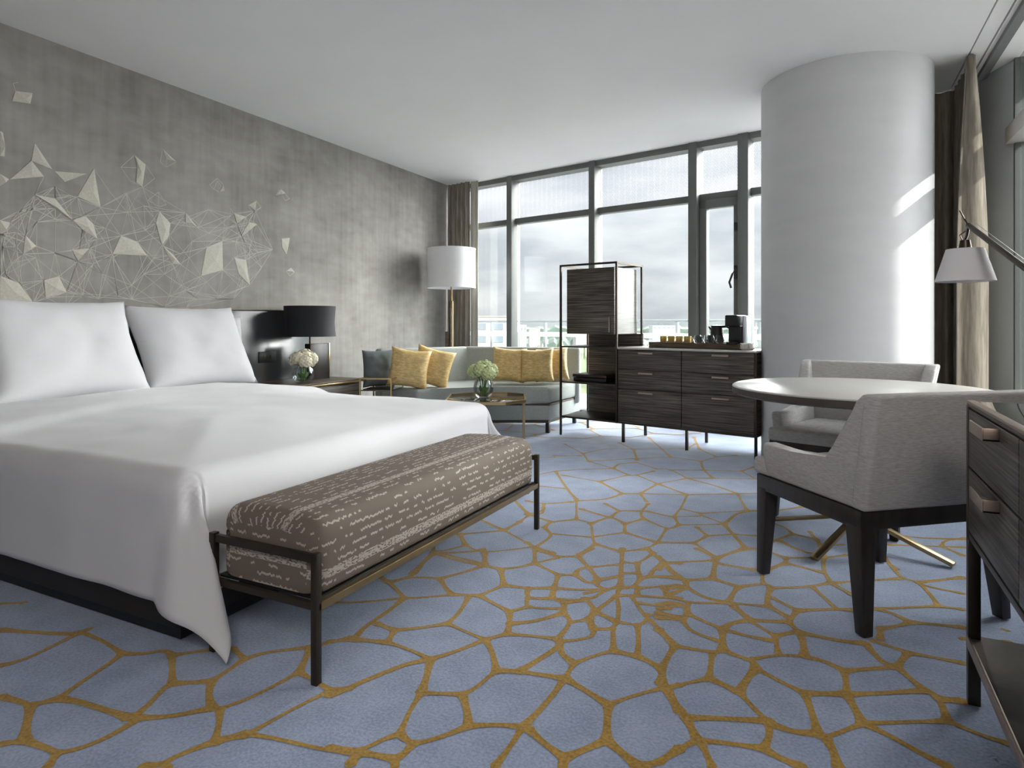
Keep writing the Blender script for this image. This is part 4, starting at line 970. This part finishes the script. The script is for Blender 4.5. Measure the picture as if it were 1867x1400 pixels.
bouquet('vase', 'round clear glass vase on the coffee table', 'small bunch of green and white flowers on the coffee table', (p.x, p.y, .3655), .083, .165, .138, M['petalg'], seed=2)

# ---------------------------------------------------------------- nightstand, table lamp, vase, brass side table
ns = empty('nightstand', 'dark nightstand with brass-edged top between the bed and the sofa', 'nightstand', (-3.73, 3.86, .004))
G().box(-.24, .22, -.36, .36, .18, .465, .004).out('body', M['wood'], ns)
G().box(-.245, .245, -.375, .375, .478, .492, .002).out('top', M['walnut'], ns)
G().box(-.25, .25, -.38, .38, .465, .478, .001).out('brass_edge', M['brass'], ns)
for sx in (-.22, .2):
    for sy in (-.33, .33): G().box(sx-.012, sx+.012, sy-.012, sy+.012, 0, .18).out('leg', M['brass'], ns)
d = G().box(.22, .236, -.34, .34, .20, .45, .003).out('drawer', M['wood'], ns)
G().box(.236, .25, -.06, .06, .33, .342, .002).out('handle', M['nickel'], d)
nt = .4965
tl = empty('table_lamp', 'table lamp with black drum shade and dark slab base on the nightstand', 'lamp', (-3.77, 3.917, nt))
G().lathe([(.203, .595), (.199, .53), (.195, .47), (.199, .40), (.206, .35), (.202, .35), (.191, .47), (.199, .595)], (-.0, 0, 0), 48, closed=False).out('lamp_shade', M['shade_b'], tl)
G().lathe([(.007, .28), (.007, .48)], n=10).out('stem', M['bronze'], tl)
G().lathe([(0, .47), (.025, .475), (.03, .51), (.018, .54), (0, .545)], n=16, closed=False).out('bulb', M['white'], tl)
for a in range(3): G().bar((0, 0, .50), (cos(a*2.1)*.196, sin(a*2.1)*.196, .50), .003).out('shade_strut', M['bronze'], tl)
G().box(-.03, .03, -.025, .185, 0, .290, .002).out('base_slab', M['woodx'], tl)
G().box(-.031, .033, .185, .197, 0, .292, .001).out('base_edge', M['brass'], tl)
p = at(553, 590, 4.93)
bouquet('vase', 'round clear glass vase in front of the black table lamp', 'dome of cream flowers beside the black table lamp', (p.x, p.y, nt), .085, .14, .125, M['petal'], seed=5)
st_ = empty('side_table', 'small brass-framed side table between the nightstand and the sofa', 'table', (-3.34, 4.30, .004), radians(20))
for sx in (-.13, .13):
    for sy in (-.17, .17): G().bar((sx, sy, 0), (sx, sy, .50), .011).out('leg', M['brass'], st_)
for s_ in (-1, 1):
    G().bar((-.13, s_*.17, .50), (.13, s_*.17, .50), .011, .011).out('rail', M['brass'], st_)
    G().bar((s_*.13, -.17, .50), (s_*.13, .17, .50), .011, .011).out('rail', M['brass'], st_)
G().box(-.128, .128, -.168, .168, .40, .408).out('shelf', M['bronzeglass'], st_)

# ---------------------------------------------------------------- floor lamp in the corner
p = at(823, 590, 6.95)
fp = empty('floor_lamp', 'tall brass floor lamp with white drum shade in the far corner behind the sofa', 'lamp', (p.x, p.y, .004))
zt, zb = HC+(590-454)*6.95/FPX, HC+(590-526)*6.95/FPX
G().lathe([(.262, zb), (.262, zt), (.258, zt), (.258, zb)], n=64, closed=False).out('lamp_shade', M['shade_w'], fp)
G().lathe([(.264, zt-.012), (.264, zt), (.256, zt), (.256, zt-.012)], n=64, closed=False).out('shade_trim', M['shade_w'], fp)
G().lathe([(.264, zb), (.264, zb+.012), (.256, zb+.012), (.256, zb)], n=64, closed=False).out('shade_trim', M['shade_w'], fp)
G().lathe([(.009, zb-.22), (.009, zt+.01), (.012, zt+.015), (.012, zt+.03), (0, zt+.045)], n=16).out('finial', M['brass'], fp)
G().bar((.012, 0, .02), (.012, 0, zb-.14), .014, .014).out('pole', M['brass'], fp)
G().bar((-.022, .01, .02), (-.022, .01, zb-.14), .030, .014).out('wood_fin', M['walnut'], fp)
G().bar((-.050, -.005, .02), (-.050, -.005, .86), .045, .018).out('wood_fin', M['walnut'], fp)
G().lathe([(.16, 0), (.16, .02), (.15, .024), (0, .024)], n=40, closed=True).out('base', M['brass'], fp)
for a in range(3): G().bar((0, 0, zt-.03), (cos(a*2.1)*.258, sin(a*2.1)*.258, zt-.03), .003).out('shade_strut', M['brass'], fp)
G().lathe([(0, zb+.05), (.03, zb+.07), (.035, zb+.12), (0, zb+.17)], n=16, closed=False).out('bulb', M['white'], fp)

# ---------------------------------------------------------------- drawer desk at the right with its task lamp
dk = empty('desk', 'dark zebra-wood drawer desk with glass top and bronze frame against the right wall', 'desk', (.312, 1.95, .004))
DL, DD = 1.46, .55                               # runs towards the camera
ZD = .752
G().box(.022, DD, -DL, -.010, .428, .738, .002).out('carcass', M['wood'], dk)
G().box(0, DD+.01, -DL-.01, 0, .738, ZD-.006, .002).out('top_frame', M['bronze'], dk)
G().box(.018, DD, -DL, -.012, ZD-.006, ZD, .001).out('glass_top', M['deskglass'], dk)
G().box(0, .018, -DL-.01, 0, ZD-.006, ZD+.002, .001).out('front_trim', M['nickel'], dk)
G().box(0, .02, -DL, 0, .412, .428, .001).out('lower_trim', M['bronze'], dk)
for k in range(3):
    ya, yb = -.022-.47*k, -.022-.47*(k+1)+.005
    for za, zb_ in ((.432, .588), (.593, .735)):
        d = G().box(0, .022, yb, ya, za, zb_, .002).out('drawer', M['wood'], dk)
        ym = ya-.258; zh = zb_-.004
        G().box(-.030, -.026, ym-.065, ym+.065, zh-.026, zh, .001).box(-.028, .0, ym-.065, ym+.065, zh-.026, zh-.022, .0005).box(-.028, 0, ym-.065, ym-.061, zh-.026, zh, .0005).out('handle', M['nickel'], d)
for x, y in ((.012, -.012), (DD-.012, -.012), (.012, -DL+.012), (DD-.012, -DL+.012)):
    G().box(x-.013, x+.013, y-.013, y+.013, 0, .74, .001).out('leg', M['bronze'], dk)
G().box(.0, DD, -DL, 0, .140, .165, .002).out('shelf', M['wood'], dk)
G().box(-.002, .004, -DL, 0, .138, .167, .001).out('shelf_trim', M['nickel'], dk)

lc = at(1759.5, 590, 2.05)
zs0, zs1 = HC+(590-513)*2.05/FPX, HC+(590-454)*2.05/FPX
dl = empty('desk_lamp', 'task lamp with white cone shade and thin dark arm over the desk', 'lamp', (.62, 1.62, .004+ZD))
ox, oy, oz = lc.x-.62, lc.y-1.62, -.004-ZD
pxm = 2.05/FPX
G().lathe([(47*pxm, zs0+oz), (29.5*pxm, zs1+oz), (28.5*pxm, zs1+oz), (46*pxm, zs0+oz)], (ox, oy, 0), 48, closed=False).out('lamp_shade', M['shade_w'], dl)
G().lathe([(0, zs1+oz-.02), (10*pxm, zs1+oz-.01), (10*pxm, zs1+oz+.006), (8*pxm, zs1+oz+.028), (0, zs1+oz+.03)], (ox, oy, 0), 20, closed=False).out('socket', M['bronze'], dl)
J = Vector((ox+.010, oy, zs1+oz+.075))
G().tube([(ox, oy, zs1+oz+.028), (ox+.006, oy, zs1+oz+.045), tuple(J)], .004, 8).tube([(ox-.008, oy, zs1+oz+.03), (ox-.014, oy, zs1+oz+.045), (ox+.002, oy, zs1+oz+.058)], .002, 6).out('swivel', M['bronze'], dl)
g = G(); g.ico(J, .009, 2); g.tube([tuple(J), tuple(J+Vector((-.012, 0, .022))), tuple(J+Vector((-.024, 0, .05)))], .0025, 6); g.out('joint', M['bronze'], dl)
EL = Vector((.50-.62+.02, 1.93-1.62, .99-.756))
EL2 = Vector((0, 0, .25))
G().tube([tuple(J), tuple(EL)], .0085, 10).out('upper_arm', M['bronze'], dl)
G().tube([tuple(J+Vector((.012, 0, .012))), tuple(EL+Vector((0, 0, .02)))], .0008, 5).out('tension_wire', M['steel'], dl)
g = G(); g.ico(EL, .014, 2); g.out('elbow', M['bronze'], dl)
G().tube([tuple(EL), (0, 0, .03)], .0065, 10).out('lower_arm', M['frame'], dl)
G().lathe([(0, 0), (.09, 0), (.09, .012), (.02, .018), (.012, .04), (0, .04)], n=36, closed=False).out('base', M['frame'], dl)
